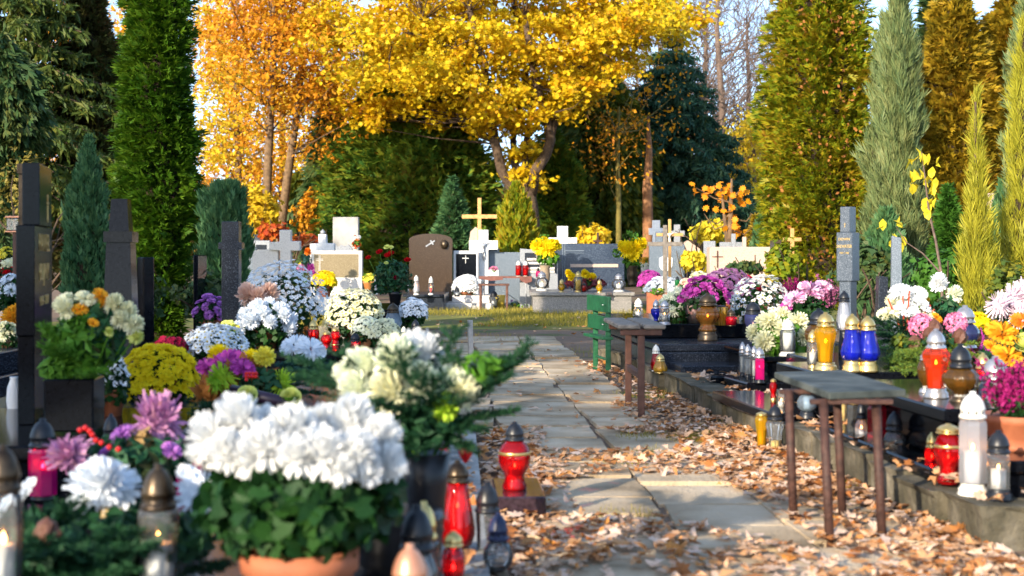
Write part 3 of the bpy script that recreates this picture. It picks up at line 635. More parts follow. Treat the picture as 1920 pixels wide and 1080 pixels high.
def figure(parent, p, h, mat):
    """small crucified figure: one continuous body grown from a skeleton"""
    V = [(0, 0, -.1), (0, -.02, .12), (0, -.03, .3), (0, -.04, .4), (.03, -.06, .5), (-.2, -.02, .4), (.2, -.02, .4), (-.42, .0, .52), (.42, 0, .52), (-.07, -.02, -.12), (.07, -.02, -.12), (-.04, -.06, -.34), (.05, -.06, -.34), (0, -.01, -.58), (.02, -.01, -.58)]
    E = [(0, 1), (1, 2), (2, 3), (3, 4), (2, 5), (2, 6), (5, 7), (6, 8), (0, 9), (0, 10), (9, 11), (10, 12), (11, 13), (12, 14)]
    rd = [.08, .065, .085, .03, .055, .03, .03, .018, .018, .05, .05, .035, .035, .02, .02]
    me = bpy.data.meshes.new('figure'); me.from_pydata([tuple(np.array(v) * h) for v in V], E, []); me.materials.append(mat)
    o = link('figure', me, parent); o.location = p
    m = o.modifiers.new('skin', 'SKIN'); sd = me.skin_vertices[0].data
    for i, r in enumerate(rd): sd[i].radius = (r * h, r * h)
    sd[0].use_root = True
    s = o.modifiers.new('sub', 'SUBSURF'); s.levels = 1; s.render_levels = 1; m.use_smooth_shade = True
    return o
# ================================================================== SETTING
def kx(D): return 1.647 - .0917 * (D - 5.1)            # front edge of the right-hand kerb
RZ = .0915
def seam(D): return .487 - .0448 * (D - 8.12)          # joint between the two rows of path slabs
def lk(D): return -.075 - .038 * (D - 4.5)             # edge of the left-hand border strip

def ground_mat():
    m, nt, N, L = new_mat('trodden earth')
    tc = N.new('ShaderNodeTexCoord')
    def noise(sc_, det=8):
        n = N.new('ShaderNodeTexNoise'); n.inputs['Scale'].default_value = sc_; n.inputs['Detail'].default_value = det; L.new(tc.outputs['Object'], n.inputs['Vector']); return n.outputs['Fac']
    a = ramp(nt, noise(3), [(.11, .065, .04), (.2, .13, .085), (.3, .22, .15)]); b = ramp(nt, noise(60), [(.09, .055, .03), (.26, .17, .11)])
    g = ramp(nt, noise(25), [(.035, .06, .012), (.12, .15, .03)])
    mx = N.new('ShaderNodeMix'); mx.data_type = 'RGBA'; mx.inputs['Factor'].default_value = .45; L.new(a, mx.inputs['A']); L.new(b, mx.inputs['B'])
    mr = N.new('ShaderNodeMapRange'); mr.inputs['From Min'].default_value = .56; mr.inputs['From Max'].default_value = .64; L.new(noise(1.1), mr.inputs['Value'])
    m2 = N.new('ShaderNodeMix'); m2.data_type = 'RGBA'; L.new(mr.outputs['Result'], m2.inputs['Factor']); L.new(mx.outputs['Result'], m2.inputs['A']); L.new(g, m2.inputs['B'])
    p = N.new('ShaderNodeBsdfPrincipled'); p.inputs['Roughness'].default_value = .95; L.new(m2.outputs['Result'], p.inputs['Base Color'])
    bu = N.new('ShaderNodeBump'); bu.inputs['Strength'].default_value = .8; bu.inputs['Distance'].default_value = .03; L.new(noise(35), bu.inputs['Height']); L.new(bu.outputs['Normal'], p.inputs['Normal'])
    o = N.new('ShaderNodeOutputMaterial'); L.new(p.outputs['BSDF'], o.inputs['Surface']); return m
EARTH = ground_mat()
def sheet(x0, x1, y0, y1, nx, ny, z, amp=0, f=1.0):
    X, Y = np.meshgrid(np.linspace(x0, x1, nx), np.linspace(y0, y1, ny)); p = np.stack([X.ravel(), Y.ravel(), np.full(X.size, z)], -1)
    p[:, 2] += amp * sn(p, f, 3)
    i = (np.arange(ny - 1)[:, None] * nx + np.arange(nx - 1)[None]).ravel(); return MB().add(p, np.stack([i, i + 1, i + nx + 1, i + nx], -1))
setting('ground', sheet(-300, 300, -60, 500, 61, 57, 0), EARTH, smooth=True)
SLAB = surf('worn concrete slab', [(.15, .11, .06), (.36, .27, .17), (.52, .41, .28), (.62, .51, .37)], .9, 2.6, island=.3, bump=.5, bscale=45)
g = np.random.default_rng(4); mb = MB()
def path_slab(x0, x1, y0, y1, z):
    sk = lambda y: -.0448 * (y - 8.12); j = lambda: g.normal() * .012
    prism_z(mb, [(x0 + sk(y0) + j(), y0 + j()), (x1 + sk(y0) + j(), y0 + j()), (x1 + sk(y1) + j(), y1 + j()), (x0 + sk(y1) + j(), y1 + j())], -.03, z)
for row, (xa, xb, ya, yb) in enumerate(((-.06, .475, 2.2, 17.6), (.5, .93, 2.0, 17.2), (.94, 1.36, 2.1, 7.4), (-.62, -.08, 8.6, 17.4))):
    y = ya
    while y < yb:
        l = .4 + .16 * g.random()
        if g.random() > (.08 if row < 2 else .25): path_slab(xa + g.normal() * .008, xb + g.normal() * .012, y, y + l - .04, .012 + g.random() * .018)
        y += l
setting('path', mb, SLAB)
# kerb of cast blocks with the raised soil behind it
mb = MB(); D = 5.0
def kblock(x0, y0, x1, y1, w, z):
    d = np.array([x1 - x0, y1 - y0]); d /= np.linalg.norm(d); n = np.array([d[1], -d[0]]); a, b = np.array([x0, y0]) + d * .01, np.array([x1, y1]) - d * .01
    j = lambda: g.normal(size=2) * .011; lo = [a + j(), b + j(), b + n * w, a + n * w]; up = [p + q for p, q in zip(lo, (n * .018 + j() * .6, n * .018 + j() * .6, -n * .004, -n * .004))]
    V = [(*p, -.05) for p in lo] + [(*p, z - .025 + g.normal() * .004) for p in lo] + [(*p, z + g.normal() * .005) for p in up]
    mb.add(V, [(0, 1, 5, 4), (4, 5, 9, 8), (8, 9, 10, 11), (1, 2, 6, 5), (5, 6, 10, 9), (2, 3, 7, 6), (6, 7, 11, 10), (3, 0, 4, 7), (7, 4, 8, 11)])
while D < 13.6:
    l = .34 + .2 * g.random(); off = g.normal() * .014
    kblock(kx(D + l) + off, D + l, kx(D) + off, D, -.2, .155 + g.normal() * .006); D += l
X = kx(5.0)
while X < 4: kblock(X, 5.0, X + .55, 5.04, -.2, .15); X += .55
setting('kerb', mb, KERBM)
setting('raised_ground', prism_z(MB(), [(kx(5.1) + .1, 5.12), (9, 5.3), (11, 15), (kx(13.5) + .1, 13.5)], -.02, .14), EARTH)
setting('border_strip', prism_z(MB(), [(lk(2.2) - .16, 2.2), (lk(2.2), 2.2), (lk(8.2), 8.2), (lk(8.2) - .14, 8.2)], -.02, .075), CONC)
setting('lawn', sheet(-7, 7, 19.6, 29, 40, 30, .006, .004, .6), surf('thin lawn', [(.12, .085, .04), (.12, .13, .02), (.25, .23, .035)], .95, 1.6, bump=.6, bscale=40))

# ================================================================== NEAR BENCH, CHAIR, BENCH
t = thing('stool', 'grey board stool on four rusty pipe legs beside the kerb', 'stool', (1.21, 5.3, 0), 0)
tc_ = [(1.114, 6.04), (1.437, 6.15), (1.46, 5.27), (1.15, 5.16)]
bevel(part('seat', prism_z(MB(), [(x - 1.21, y - 5.3) for x, y in tc_], .518, .546), SEATTOP, t), .005)
for x, y, dx, dy in ((1.089, 5.50, -.013, .03), (1.133, 5.07, .003, .12), (1.335, 5.13, .008, .12), (1.293, 5.56, -.017, .03)):
    part('leg', tube(MB(), [(x - 1.21, y - 5.3, 0), (x - 1.21 + dx, y - 5.3 + dy, .5175)], .0168, 14), RUST, t, True)
part('crossbar', cbox(MB(), 1.09 - 1.21, 1.39 - 1.21, 5.18 - 5.3, 5.215 - 5.3, .499, .517, .003), RUST, t)
part('crossbar', cbox(MB(), 1.05 - 1.21, 1.30 - 1.21, 5.56 - 5.3, 5.595 - 5.3, .499, .517, .003), RUST, t)
t = thing('plank_bench', 'narrow bench of two grey planks on dark brown posts in the middle of the path', 'bench', (.8, 9.3, 0), .03)
for x in (-.155, .005): part('plank', cbox(MB(), x + .005, x + .145, -.42, .55, .575, .605, .008), GREYWOOD, t)
for y in (-.36, .36): part('leg', cbox(MB(), -.02, .022, y - .02, y + .02, 0, .535, .004), BROWNWOOD, t); part('bearer', cbox(MB(), -.13, .13, y - .03, y + .03, .536, .574, .004), BROWNWOOD, t)
part('stretcher', cbox(MB(), -.02, .02, -.337, .337, .26, .3, .004), BROWNWOOD, t)
t = thing('folding_seat', 'green painted wooden seat with slatted back standing on the path', 'chair', (.79, 12.4, 0), 0)
for (x, y) in ((.025, -.02), (-.055, .5)): part('leg', cbox(MB(), x, x + .045, y - .022, y + .022, 0, .672, .004), GREENPAINT, t)
def slat(z0, z1, x0, x1, y0, y1, w): return bevel(part('back_slat', MB().add([(x, y, z) for z in (z0, z1) for x, y in ((x0, y0), (x0 + w, y0), (x1 + w, y1), (x1, y1))], [(3, 2, 1, 0), (4, 5, 6, 7), (0, 1, 5, 4), (1, 2, 6, 5), (2, 3, 7, 6), (3, 0, 4, 7)]), GREENPAINT, t), .004)
slat(.535, .675, .036, -.105, -.13, .62, .028); slat(.375, .5, .03, -.1, -.1, .6, .028)
slat(.298, .325, -.01, -.14, -.06, .58, .1)['label'] = 'narrow green seat board'; part('brace', tube(MB(), [(.05, 0, .12), (-.03, .5, .12)], .012, 6), GREENPAINT, t)
for z in (.43, .6): part('bolt', lathe(MB(), [(0, 0), (.012, 0), (.012, .006), (0, .008)], 8, (.0, -.045, z)), STEEL, t)
t = thing('metal_stake', 'slanting grey metal stake standing at the far end of the slab path', 'stake', (-.36, 12.7, 0), 0)
part('bar', prism_z(MB(), [(-.02, 0), (.02, 0), (.02, .008), (-.012, .008), (-.012, .04), (-.02, .04)], 0, .455), STEEL, t); t.rotation_euler = (.03, -.03, .3)

# ================================================================== RIGHT-HAND GRAVES
grave('dark polished grave slab under the red and amber lantern, nearest the kerb end', 1.75, 5.75, 1.4, 1.35, RZ, [(.06, .05, .05, .05, .2, .36), (0, 0, 0, 0, .362, .42), (-.1, -.1, 0, 0, .14, .198)])
grave('low dark slab under the terracotta bowl of heather', 1.80, 5.2, 1.0, .52, RZ, [(.03, .02, 0, 0, .14, .24), (0, 0, 0, 0, .242, .29)])
grave('black grave slab carrying the two cobalt blue lanterns', 1.62, 7.5, 1.5, 1.7, .12, [(.06, .07, .05, 1.0, .2, .36), (0, 0, 0, .95, .362, .42), (-.62, -.085, .9, 1.0, .142, .175), (.752, .3, 0, .2, .14, .418)])
grave('thin polished slab at the kerb that mirrors the magenta lantern', 1.385, 7.55, .3, 1.25, .12, [(0, 0, 0, 0, .142, .2)], pn=['slab'])
grave('small black block carrying a row of four slim lanterns', 1.53, 9.26, .5, .5, .16, [(0, 0, 0, 0, .13, .206)], pn=['slab'])
grave('black plinth with a pale yellow polished top under the cream hydrangeas', 1.76, 9.9, 1.0, 1.2, RZ, [(.04, .03, .03, .03, .14, .29), (0, 0, 0, 0, .292, .33)], mats=[BLACKST, BLACKST])
grave('stepped dark granite grave with bronze lantern beside the plank bench', 1.2, 10.6, 1.6, 3.4, RZ, [(0, .06, .3, 2.85, .14, .21), (.45, -.02, .2, .4, .14, .28), (.5, -.01, .1, .3, .282, .34), (1.25, -.06, .0, 0, .342, .46)], mats=[DARKGR, DARKGR, DARKGR, BLACKST], pn=['low_slab', 'step', 'slab', 'plinth'])
solid('stone_block', 'small black wedge of stone lying among leaves by the kerb', 'stone', cbox(MB(), 0, .16, 0, .09, 0, .06, .012), BLACKST, S(1345, 722, .14), .5)
solid('stone_plate', 'small dark plate on the ground under two yellowish lanterns', 'stone', cbox(MB(), -.1, .12, -.1, .1, 0, .022, .004), BLACKST, (1.32, 7.45, 0.004), .1)

L = lantern
L('tall yellow vase-shaped lantern with gold cap beside two blue lanterns', 1548, 694, 585, 42, z=.42, kind='vase', g='yellow', cap=CAPGOLD, base=CAPGOLD, capf=.25, basef=.13, capw=.7, wax=WAXY, fl=.03, basew=1.0)
L('cobalt blue pear lantern on the black slab, next to the yellow lantern', 1598, 697, 588, 43, z=.42, kind='pear', g='blue', cap=CAPGOLD, base=CAPGOLD, capf=.27, basef=.19, fl=.025, capw=.6, basew=.85)
L('cobalt blue pear lantern on the black slab, next to the fir wreath', 1627, 697, 592, 45, z=.42, kind='pear', g='blue', cap=CAPGOLD, base=CAPGOLD, capf=.26, basef=.19, fl=.025, capw=.6, basew=.85)
L('slim pale glass lantern tucked behind the yellow vase lantern', 1524, 690, 618, 22, z=.42, kind='cyl', g='clear', cap=CAPGOLD, base=CAPGOLD, capf=.32, capw=.8)
L('dark bellied lantern with domed cap behind the yellow lantern', 1535, 672, 578, 52, z=.42, kind='urn', g='brown', cap=CAPBLACK, base=CAPBLACK, capf=.32, fl=.02, lit=0)
L('tall clear teardrop lantern with black ornament before the stone pillar', 1583, 668, 545, 30, z=.42, kind='flask', g='frost', cap=CAPBLACK, base=CAPBLACK, capf=.17, basef=.4, lit=0, basew=.7)
L('clear lantern with white candle and ivory cap on pale yellow top', 1477, 667, 597, 29, z=.33, kind='cyl', g='clear', cap=CAPIVORY, base=CAPIVORY, capf=.3, basef=.11, lit=0, capw=.72, basew=1.1, waxh=.85)
for k, (x, y, yt) in enumerate(((1392, 705, 641), (1402, 708, 645), (1414, 711, 648))):
    L(['slim clear lantern at the far end of the row of four on a black block', 'slim clear lantern second from the far end of the row of four', 'slim clear lantern third in the row of four, behind the magenta one'][k], x, y, yt, 13, z=.206, kind='box', g='clear', cap=CAPSILV, base=CAPBLACK, n=4, capf=.32, capw=.9, lit=0, waxh=.8, group='slim lanterns in a row')
L('slim magenta lantern at the near end of the row of four', 1424, 718, 651, 23, z=.206, kind='box', g='magenta', cap=CAPSILV, base=CAPBLACK, n=4, capf=.3, capw=.75, group='slim lanterns in a row')
L('big bronze urn lantern with amber panes on the stepped grave', 1327, 639, 549, 44, z=.34, kind='urn', g='brown', cap=CAPBRONZE, base=CAPBRONZE, capf=.27, basef=.2, capw=.72, wax=WAXY, fl=.03, basew=.85)
L('gold fluted glass lantern with dark cap behind the bronze urn', 1352, 610, 572, 24, z=.46, kind='tower', g='gold', cap=CAPBRONZE, base=None, basef=0, capf=.1, fl=.06, lit=0, capw=.7)
L('dark red glass lantern with bronze cap on the black plinth', 1371, 611, 580, 21, z=.46, kind='box', g='darkred', cap=CAPBRONZE, basef=.06, capf=.42, capw=.72)
L('dark glass lantern with large black cap at the end of the stepped grave', 1412, 637, 565, 33, z=.34, kind='goblet', g='navy', cap=CAPBLACK, base=CAPBLACK, capf=.34, basef=.08, capw=.8)
L('hexagonal clear lantern with ivory cap beyond the plank bench', 1197, 597, 559, 23, z=.46, kind='flask', g='clear', cap=CAPIVORY, n=6, capf=.42, basef=.06, capw=.62)
L('cobalt blue goblet lantern with dark cap on the black plinth', 1230, 604, 561, 20, z=.46, kind='goblet', g='blue', cap=CAPSILV, base=CAPBLACK, capf=.42, basef=.06, capw=.6)
L('clear ribbed lantern with grey cap beside the blue goblet', 1246, 609, 563, 19, z=.46, kind='cyl', g='clear', cap=CAPSILV, base=CAPSILV, capf=.34, basef=.13, capw=.85, basew=1.2, fl=.04)
L('round blue-grey glass lantern on a black foot under the bench planks', 1211, 662, 618, 30, z=.145, kind='globe', g='bluegrey', cap=CAPBLACK, base=CAPBLACK, capf=.12, basef=.42, lit=0, basew=.9)
L('small red lantern low in the shade behind the plank bench', 1187, 662, 640, 13, z=.145, kind='cyl', g='red', cap=CAPBLACK, capf=.3, capw=.8)
L('red lantern with white cap by the path beside the green seat', 1157, 640, 611, 20, z=.0, kind='globe', g='red', cap=CAPIVORY, basef=.06, capf=.3)
L('red and gold lantern with ivory cap at the kerb beyond the bench', 1230, 696, 646, 21, z=.15, kind='flask', g='red', cap=CAPIVORY, capf=.34, basef=.05, lit=0)
L('squat golden fluted lantern with gold cap on the kerb stones', 1238, 699, 663, 26, z=.15, kind='flask', g='gold', cap=CAPGOLD, capf=.4, basef=.05, fl=.05, capw=.6, lit=0)
L('yellow glass lantern on the small plate among the leaves', 1428, 839, 772, 25, z=.026, kind='vase', g='yellow', cap=CAPGOLD, capf=.1, basef=.03, capw=.8, lit=0, wax=WAXY, fl=.03)
L('clear swirled lantern with black cap on the small plate', 1453, 845, 759, 33, z=.026, kind='vase', g='clear', cap=CAPBLACK, capf=.33, basef=.03, capw=.78, fl=.05, twist=2, wax=WAXY, waxh=.3, lit=0)
L('slim red lantern with gold rim on the thin polished slab', 1450, 750, 710, 15, z=.2, kind='urn', g='red', cap=CAPGOLD, capf=.14, capw=.7, lit=0)
L('tiny clear votive glass with a burning flame beside the slim red lantern', 1465, 762, 728, 18, z=.2, kind='tower', g='clear', cap=CAPIVORY, capf=.06, basef=.02, capw=.3, waxh=.3)
L('wide clear lantern with white candle on a black foot under the stool', 1513, 785, 735, 38, z=.175, kind='globe', g='bluegrey', base=CAPBLACK, cap=CAPBLACK, capf=.08, basef=.26, lit=0, waxh=.9)
L('pale yellow candle in straight glass under the far corner of the stool', 1580, 792, 740, 20, z=.175, kind='tower', g='clear', cap=CAPGOLD, capf=.07, basef=.03, wax=WAXY, waxh=.75)
L('straight clear glass lantern with low gold lid under the stool', 1600, 826, 748, 22, z=.155, kind='box', g='clear', cap=CAPGOLD, base=CAPGOLD, n=4, capf=.13, basef=.2, capw=.85, lit=0, wax=False, basew=.9)
L('silver mirrored lantern with grey cap between gold lid and red square lantern', 1615, 830, 753, 25, z=.155, kind='globe', g='frost', cap=CAPBLACK, capf=.42, basef=.06, capw=.66)
L('tall square dark red ribbed lantern behind the stool leg', 1645, 836, 748, 50, z=.155, kind='box', g='darkred', cap=CAPBLACK, n=4, capf=.12, basef=.03, capw=.3, lit=0)
L('round clear lantern with tall black cap on kerb behind the stool', 1677, 853, 771, 41, z=.155, kind='globe', g='clear', cap=CAPBLACK, base=CAPBLACK, capf=.44, basef=.1, capw=.68, wax=False, basew=.75)
L('stout red urn lantern with gold lid on the kerb', 1778, 907, 794, 52, z=.155, kind='urn', g='red', cap=CAPGOLD, base=None, basef=0, capf=.16, capw=.78, band=CAPGOLD, fl=.012, twist=1.2, waxh=.5)
L('small square red lantern with gold cap behind the stout red urn', 1747, 884, 810, 27, z=.155, kind='box', g='red', cap=CAPGOLD, n=4, capf=.4, basef=.03, capw=.72)
L('tall white candle lantern with ivory dome on the kerb end', 1824, 929, 733, 54, z=.155, kind='cyl', g='frost', cap=CAPIVORY, base=CAPIVORY, capf=.26, basef=.12, capw=.82, basew=1.0, waxh=.5, n=8)
L('square clear lantern with white candle and black cap on the kerb end', 1872, 937, 806, 47, z=.155, kind='box', g='clear', cap=CAPBLACK, base=CAPBLACK, n=6, capf=.33, basef=.16, capw=.82, basew=1.1, waxh=.55)
L('red to orange glowing lantern with silver cap on polished slab', 1755, 746, 616, 55, z=.42, kind='vase', g='orange', cap=CAPSILV, base=CAPSILV, capf=.29, basef=.14, capw=.6, wax=WAXY, basew=.82, n=8, waxh=.6)
L('squat brown swirled glass lantern with black cap', 1801, 753, 644, 67, z=.42, kind='onion', g='brown', cap=CAPBLACK, base=CAPBRONZE, capf=.42, basef=.08, capw=.56, fl=.035, twist=3, lit=0, basew=.6)
L('brown glass lantern half hidden behind the red to orange lantern', 1735, 736, 660, 30, z=.42, kind='onion', g='brown', cap=CAPSILV, base=CAPSILV, capf=.2, basef=.1, lit=0)
L('gold capped lantern half hidden behind the brown swirled one', 1843, 722, 661, 25, z=.42, kind='cyl', g='red', cap=CAPGOLD, capf=.5, capw=.95)
L('lantern with broad rosy silver dome beside the magenta heather', 1866, 748, 667, 44, z=.42, kind='globe', g='frost', cap=CAPSILV, capf=.55, capw=.98, lit=0)
L('tall blue-banded lantern behind the heather bowl', 1848, 800, 700, 26, z=.29, kind='cyl', g='bluegrey', cap=CAPSILV, base=CAPBRONZE, capf=.2, basef=.25, lit=0)
L('large navy glass lantern with dull silver dome among the flowers', 1809, 652, 572, 54, D=8.4, kind='globe', g='navy', cap=CAPSILV, capf=.42, capw=.64, fl=.02, lit=0)

# --- flowers on the right-hand graves
mum('cream hydrangea-like mums in front of the ivory capped lantern', 1462, 585, 655, 118, 10.35, 'pompon', 'cream', 11, .075, zb=.332, nl=420, ls=.07, lf=BRIGHTLEAF, zmin=-.1)
mum('white button chrysanthemum bush in a brown pot on black plinth', 1425, 513, 600, 116, 12.6, 'open', 'white', 175, .03, ('terra', BROWNPOT, .12, .13), .46, nl=420, centre=True, dbl=True, K=10, zmin=-.25)
mum('magenta chrysanthemum in striped clear wrapping behind the bronze lantern', 1320, 518, 575, 98, 12.1, 'gerbera', 'magenta', 17, .062, None, .46, nl=300, ls=.06)
t = thing('wrapped_pot', 'pink striped pot in clear film under the magenta chrysanthemum', 'flower pot', (P(1304, 612, 12.06)[0], 12.06, .46), 0); pot(t, 'terra', .075, .15, 0, surf('pink striped pot', [(.75, .6, .58), (.6, .2, .17)], .5, 30)); part('wrapping', lathe(MB(), [(.06, .0), (.085, .1), (.11, .19), (.135, .24)], 22, flute=.09, nf=9), FOIL, t, True)
mum('pink chrysanthemum dome behind the white button bush', 1362, 503, 560, 104, 13.4, 'open', 'pink', 190, .036, ('terra', TERRA, .11, .12), .46, nl=260, dbl=True, zmin=-.1)
mum('white spidery chrysanthemum in a brown pot beside the grey capped lantern', 1270, 546, 592, 66, 12.3, 'spider', 'limewhite', 10, .06, ('terra', BROWNPOT, .085, .09), .46, nl=240, ls=.05)
arrangement('white-edged magenta chrysanthemums with heather before the big golden thuja', 1515, 600, 12.0, [(1490, 560, 24, 'gerbera', 'bicolour', 0), (1520, 545, 27, 'gerbera', 'bicolour', .1), (1543, 538, 20, 'gerbera', 'bicolour', .2), (1475, 575, 16, 'gerbera', 'magenta', 0)], fol_=[(1515, 585, 42, 28, 300, .05, MUMLEAF, STAR)])
def plumes(lbl, pts, col, D, yb, name='heather', hh=1.0, potd=None, gr='heathers', z=None, cat='heather'):
    x0 = sum(p[0] for p in pts) / len(pts); loc = P(x0, yb, D) if z is None else S(x0, yb, z); t = thing(name, lbl, cat, loc, 0, gr); o = np.array(loc); D = loc[1]; mb, fo = MB(), MB(); base = potd[3] if potd else 0
    for (x, y) in pts:
        tip = np.array(P(x, y, D + rng.normal() * .05)) - o; b = np.array([tip[0] * .35, tip[1] * .35 + rng.normal() * .03, base]); n = 42
        tt = .3 + .7 * R(n); p = b + (tip - b) * tt[:, None] + rng.normal(size=(n, 3)) * .009
        leaves(mb, p, rng.normal(size=(n, 3)), .02 * (1.1 - .4 * tt) * hh, OVAL * [1.5, 1], .4); tube(fo, [b, (b + tip) / 2, tip], .002, 4)
        k = 14; tt = .05 + .5 * R(k); leaves(fo, b + (tip - b) * tt[:, None] + rng.normal(size=(k, 3)) * .02, rng.normal(size=(k, 3)), .022, DIAM, .3)
    if potd: pot(t, potd[0], potd[2], potd[3], 0, potd[1])
    part('foliage', fo, MUMLEAF, t); part('flower_spike', mb, FL[col], t); return t
g = np.random.default_rng(9)
plumes('magenta heather in a ribbed terracotta bowl on low dark slab', [(1914 + g.normal() * 32, 740 - abs(g.normal()) * 26 + .0) for k in range(120)], 'heather', 5.5, 843, potd=('bowl', TERRA, .142, .138), z=.29, hh=1.25)
plumes('dusky purple heather beside the stone pillar', [(1548 + g.normal() * 14, 545 - abs(g.normal()) * 12) for k in range(34)], 'purpleheather', 13, 590, hh=1.5)
plumes('crimson heather spikes behind the white button bush', [(1480 + g.normal() * 9, 540 - abs(g.normal()) * 12) for k in range(26)], 'heather', 14, 590, hh=1.6)
arrangement('white chrysanthemums with red twigs in spruce beside the leaning stones', 1690, 650, 9.6, [(1688, 548, 24, 'gerbera', 'white', 0), (1716, 552, 24, 'gerbera', 'white', 0), (1665, 590, 22, 'gerbera', 'cream', -.1), (1700, 580, 26, 'gerbera', 'white', -.1), (1728, 570, 22, 'gerbera', 'white', -.1), (1680, 565, 22, 'gerbera', 'cream', 0), (1740, 590, 15, 'gerbera', 'limewhite', -.1)],
    firs=[(1690, 640, 1640, 590, -.2), (1690, 640, 1650, 620, -.3), (1700, 640, 1750, 580, 0), (1690, 640, 1660, 660, -.3), (1690, 640, 1690, 590, -.4), (1700, 640, 1740, 620, -.3), (1700, 640, 1720, 660, -.3), (1695, 640, 1640, 640, -.1)],
    extra=lambda t, o, s: part('red_twig', [tube(mb_, [np.array(P(x0, 620, 9.5)) - o, np.array(P(x1, y1, 9.5)) - o], .006, 5) for mb_ in [MB()] for x0, x1, y1 in ((1690, 1665, 560), (1695, 1693, 555), (1700, 1705, 545), (1705, 1712, 575), (1690, 1678, 580), (1710, 1745, 572), (1712, 1752, 580))][-1], surf('red dyed twig', [(.3, .03, .01), (.45, .07, .02)], .6), t))
arrangement('two tall white shaggy chrysanthemums beside the yellow juniper', 1775, 620, 10.2, [(1760, 530, 20, 'chrys', 'white', 0), (1790, 552, 18, 'chrys', 'limewhite', 0)], fol_=[(1775, 590, 26, 36, 240, .07, ROSELEAF, OVAL)])
arrangement('fir wreath with pink hydrangeas and pine cones on the black slab', 1740, 690, 7.9, [(1728, 612, 26, 'hydr', 'hotpink', 0), (1792, 607, 23, 'hydr', 'hotpink', .05), (1757, 596, 13, 'gerbera', 'golden', .1)], z=.42, stems=False, firmat=FIRY,
    firs=[(1740, 650, 1660, 672, -.1), (1740, 650, 1655, 690, 0), (1740, 655, 1685, 695, -.25), (1745, 655, 1715, 692, -.35), (1750, 650, 1700, 660, -.3), (1760, 650, 1830, 640, -.1), (1760, 650, 1835, 665, -.15), (1755, 655, 1780, 690, -.3), (1750, 640, 1700, 640, -.1), (1770, 650, 1815, 690, -.1), (1750, 655, 1670, 655, .1), (1750, 660, 1740, 695, -.4)],
    fol_=[(1690, 640, 22, 14, 40, .06, YEWM, OVAL), (1745, 645, 60, 25, 160, .05, SPRUCE, OVAL), (1720, 668, 62, 18, 420, .04, FIRY, DIAM)],
    extra=lambda t, o, s: [part('pine_cone', lathe(MB(), [(0, -.05), (.03, -.035), (.04, 0), (.03, .03), (.0, .055)], 10, np.array(P(x, y, 7.75)) - o, flute=.2, nf=5, twist=60), BROWNWOOD, t) for x, y in ((1742, 628), (1752, 615), (1715, 645), (1800, 632))])
arrangement('orange and yellow silk flowers leaning over the polished slab', 1892, 700, 6.4, [(1880, 625, 36, 'gerbera', 'golden', 0), (1890, 668, 34, 'gerbera', 'golden', -.1), (1918, 602, 26, 'gerbera', 'orange', .05), (1922, 640, 26, 'rose', 'yellowgreen', -.05), (1862, 650, 20, 'gerbera', 'golden', .1)], z=.42, fol_=[(1900, 660, 36, 30, 160, .07, ROSELEAF, OVAL)])
arrangement('purple knitted-looking flower tails hanging beside the orange flowers', 1838, 690, 6.6, [(1845, 640, 14, 'plume', 'magenta', 0, (-.3, -.2, 1)), (1838, 655, 14, 'plume', 'magenta', 0, (.2, -.2, 1)), (1830, 668, 13, 'plume', 'magenta', 0, (-.5, -.2, .8)), (1850, 658, 15, 'hydr', 'magenta', .05)], z=.42, fol_=[(1838, 672, 18, 14, 60, .05, ROSELEAF, OVAL)])
arrangement('pale pink shaggy chrysanthemums at the far end of the polished slabs', 1895, 650, 7.3, [(1873, 572, 30, 'spider', 'palepink', -.1), (1898, 560, 34, 'spider', 'palepink', 0), (1924, 552, 34, 'spider', 'palepink', 0), (1912, 590, 28, 'spider', 'palepink', -.1), (1885, 590, 24, 'spider', 'palepink', 0)], fol_=[(1900, 610, 34, 36, 260, .06, MUMLEAF, STAR)], z=.43)
mum('small bright yellow chrysanthemum beside the navy lantern', 1835, 585, 635, 46, 8.8, 'open', 'yellow', 70, .03, ('terra', TERRA, .08, .1), None, nl=160, dbl=True)
mum('red roses of cloth low behind the pink chrysanthemum dome', 1400, 515, 545, 60, 14.6, 'rose', 'crimson', 8, .06, zb=.1, nl=160)
# --- standing stones on the right
t = thing('stone_pillar', 'blue grey granite pillar with a wider middle and gilded writing', 'headstone', (P(1590, 600, 11.6)[0], 11.6, 0), -.62)
s_ = 11.6 / F
for nm, hw, y0, y1, dp in (('shaft', .05, 605, 527, .13), ('panel', .068, 527, 436, .155), ('head', .042, 436, 388, .13)):
    z0 = CH - (y0 - HZ) * s_ if nm != 'shaft' else .0; part(nm, cbox(MB(), -hw, hw, -dp / 2, dp / 2, z0, CH - (y1 - HZ) * s_, .005), surf('dark blue grey granite', [(.035, .05, .07), (.085, .105, .135)], .3, 110, speck=(300, (.2, .23, .28), .86)), t)
for tx, z, sz in (('DOWIN', 1.155, .03), ('SALWATER', 1.095, .036), ('1907 \u2020 1980', 1.045, .022)): text(tx, sz, GOLDTXT, t, (0, -.0795, z), sx=.72 if len(tx) > 7 else .9)
text('\u2020', .04, GOLDTXT, t, (0, -.067, 1.27))
t = thing('leaning_stone', 'slim blue stone blade standing before the silver juniper', 'headstone', (P(1680, 560, 12)[0], 12, 0), -.2); bevel(part('slab', prism(MB(), [(-.05, 0), (.055, 0), (.045, 1.18), (-.035, 1.2)], 0, .1), BLUEGR, t))
t = thing('leaning_stone', 'short dark stone with one curved edge beside the slim blue blade', 'headstone', (P(1655, 600, 11.4)[0], 11.4, 0), 0); bevel(part('slab', prism(MB(), [(-.13, 0), (.045, 0), (.045, .86), (-.03, .87)] + [(-.03 - .09 * u ** 2, .87 - .87 * u) for u in (.25, .5, .75)], 0, .1), DARKGR, t))
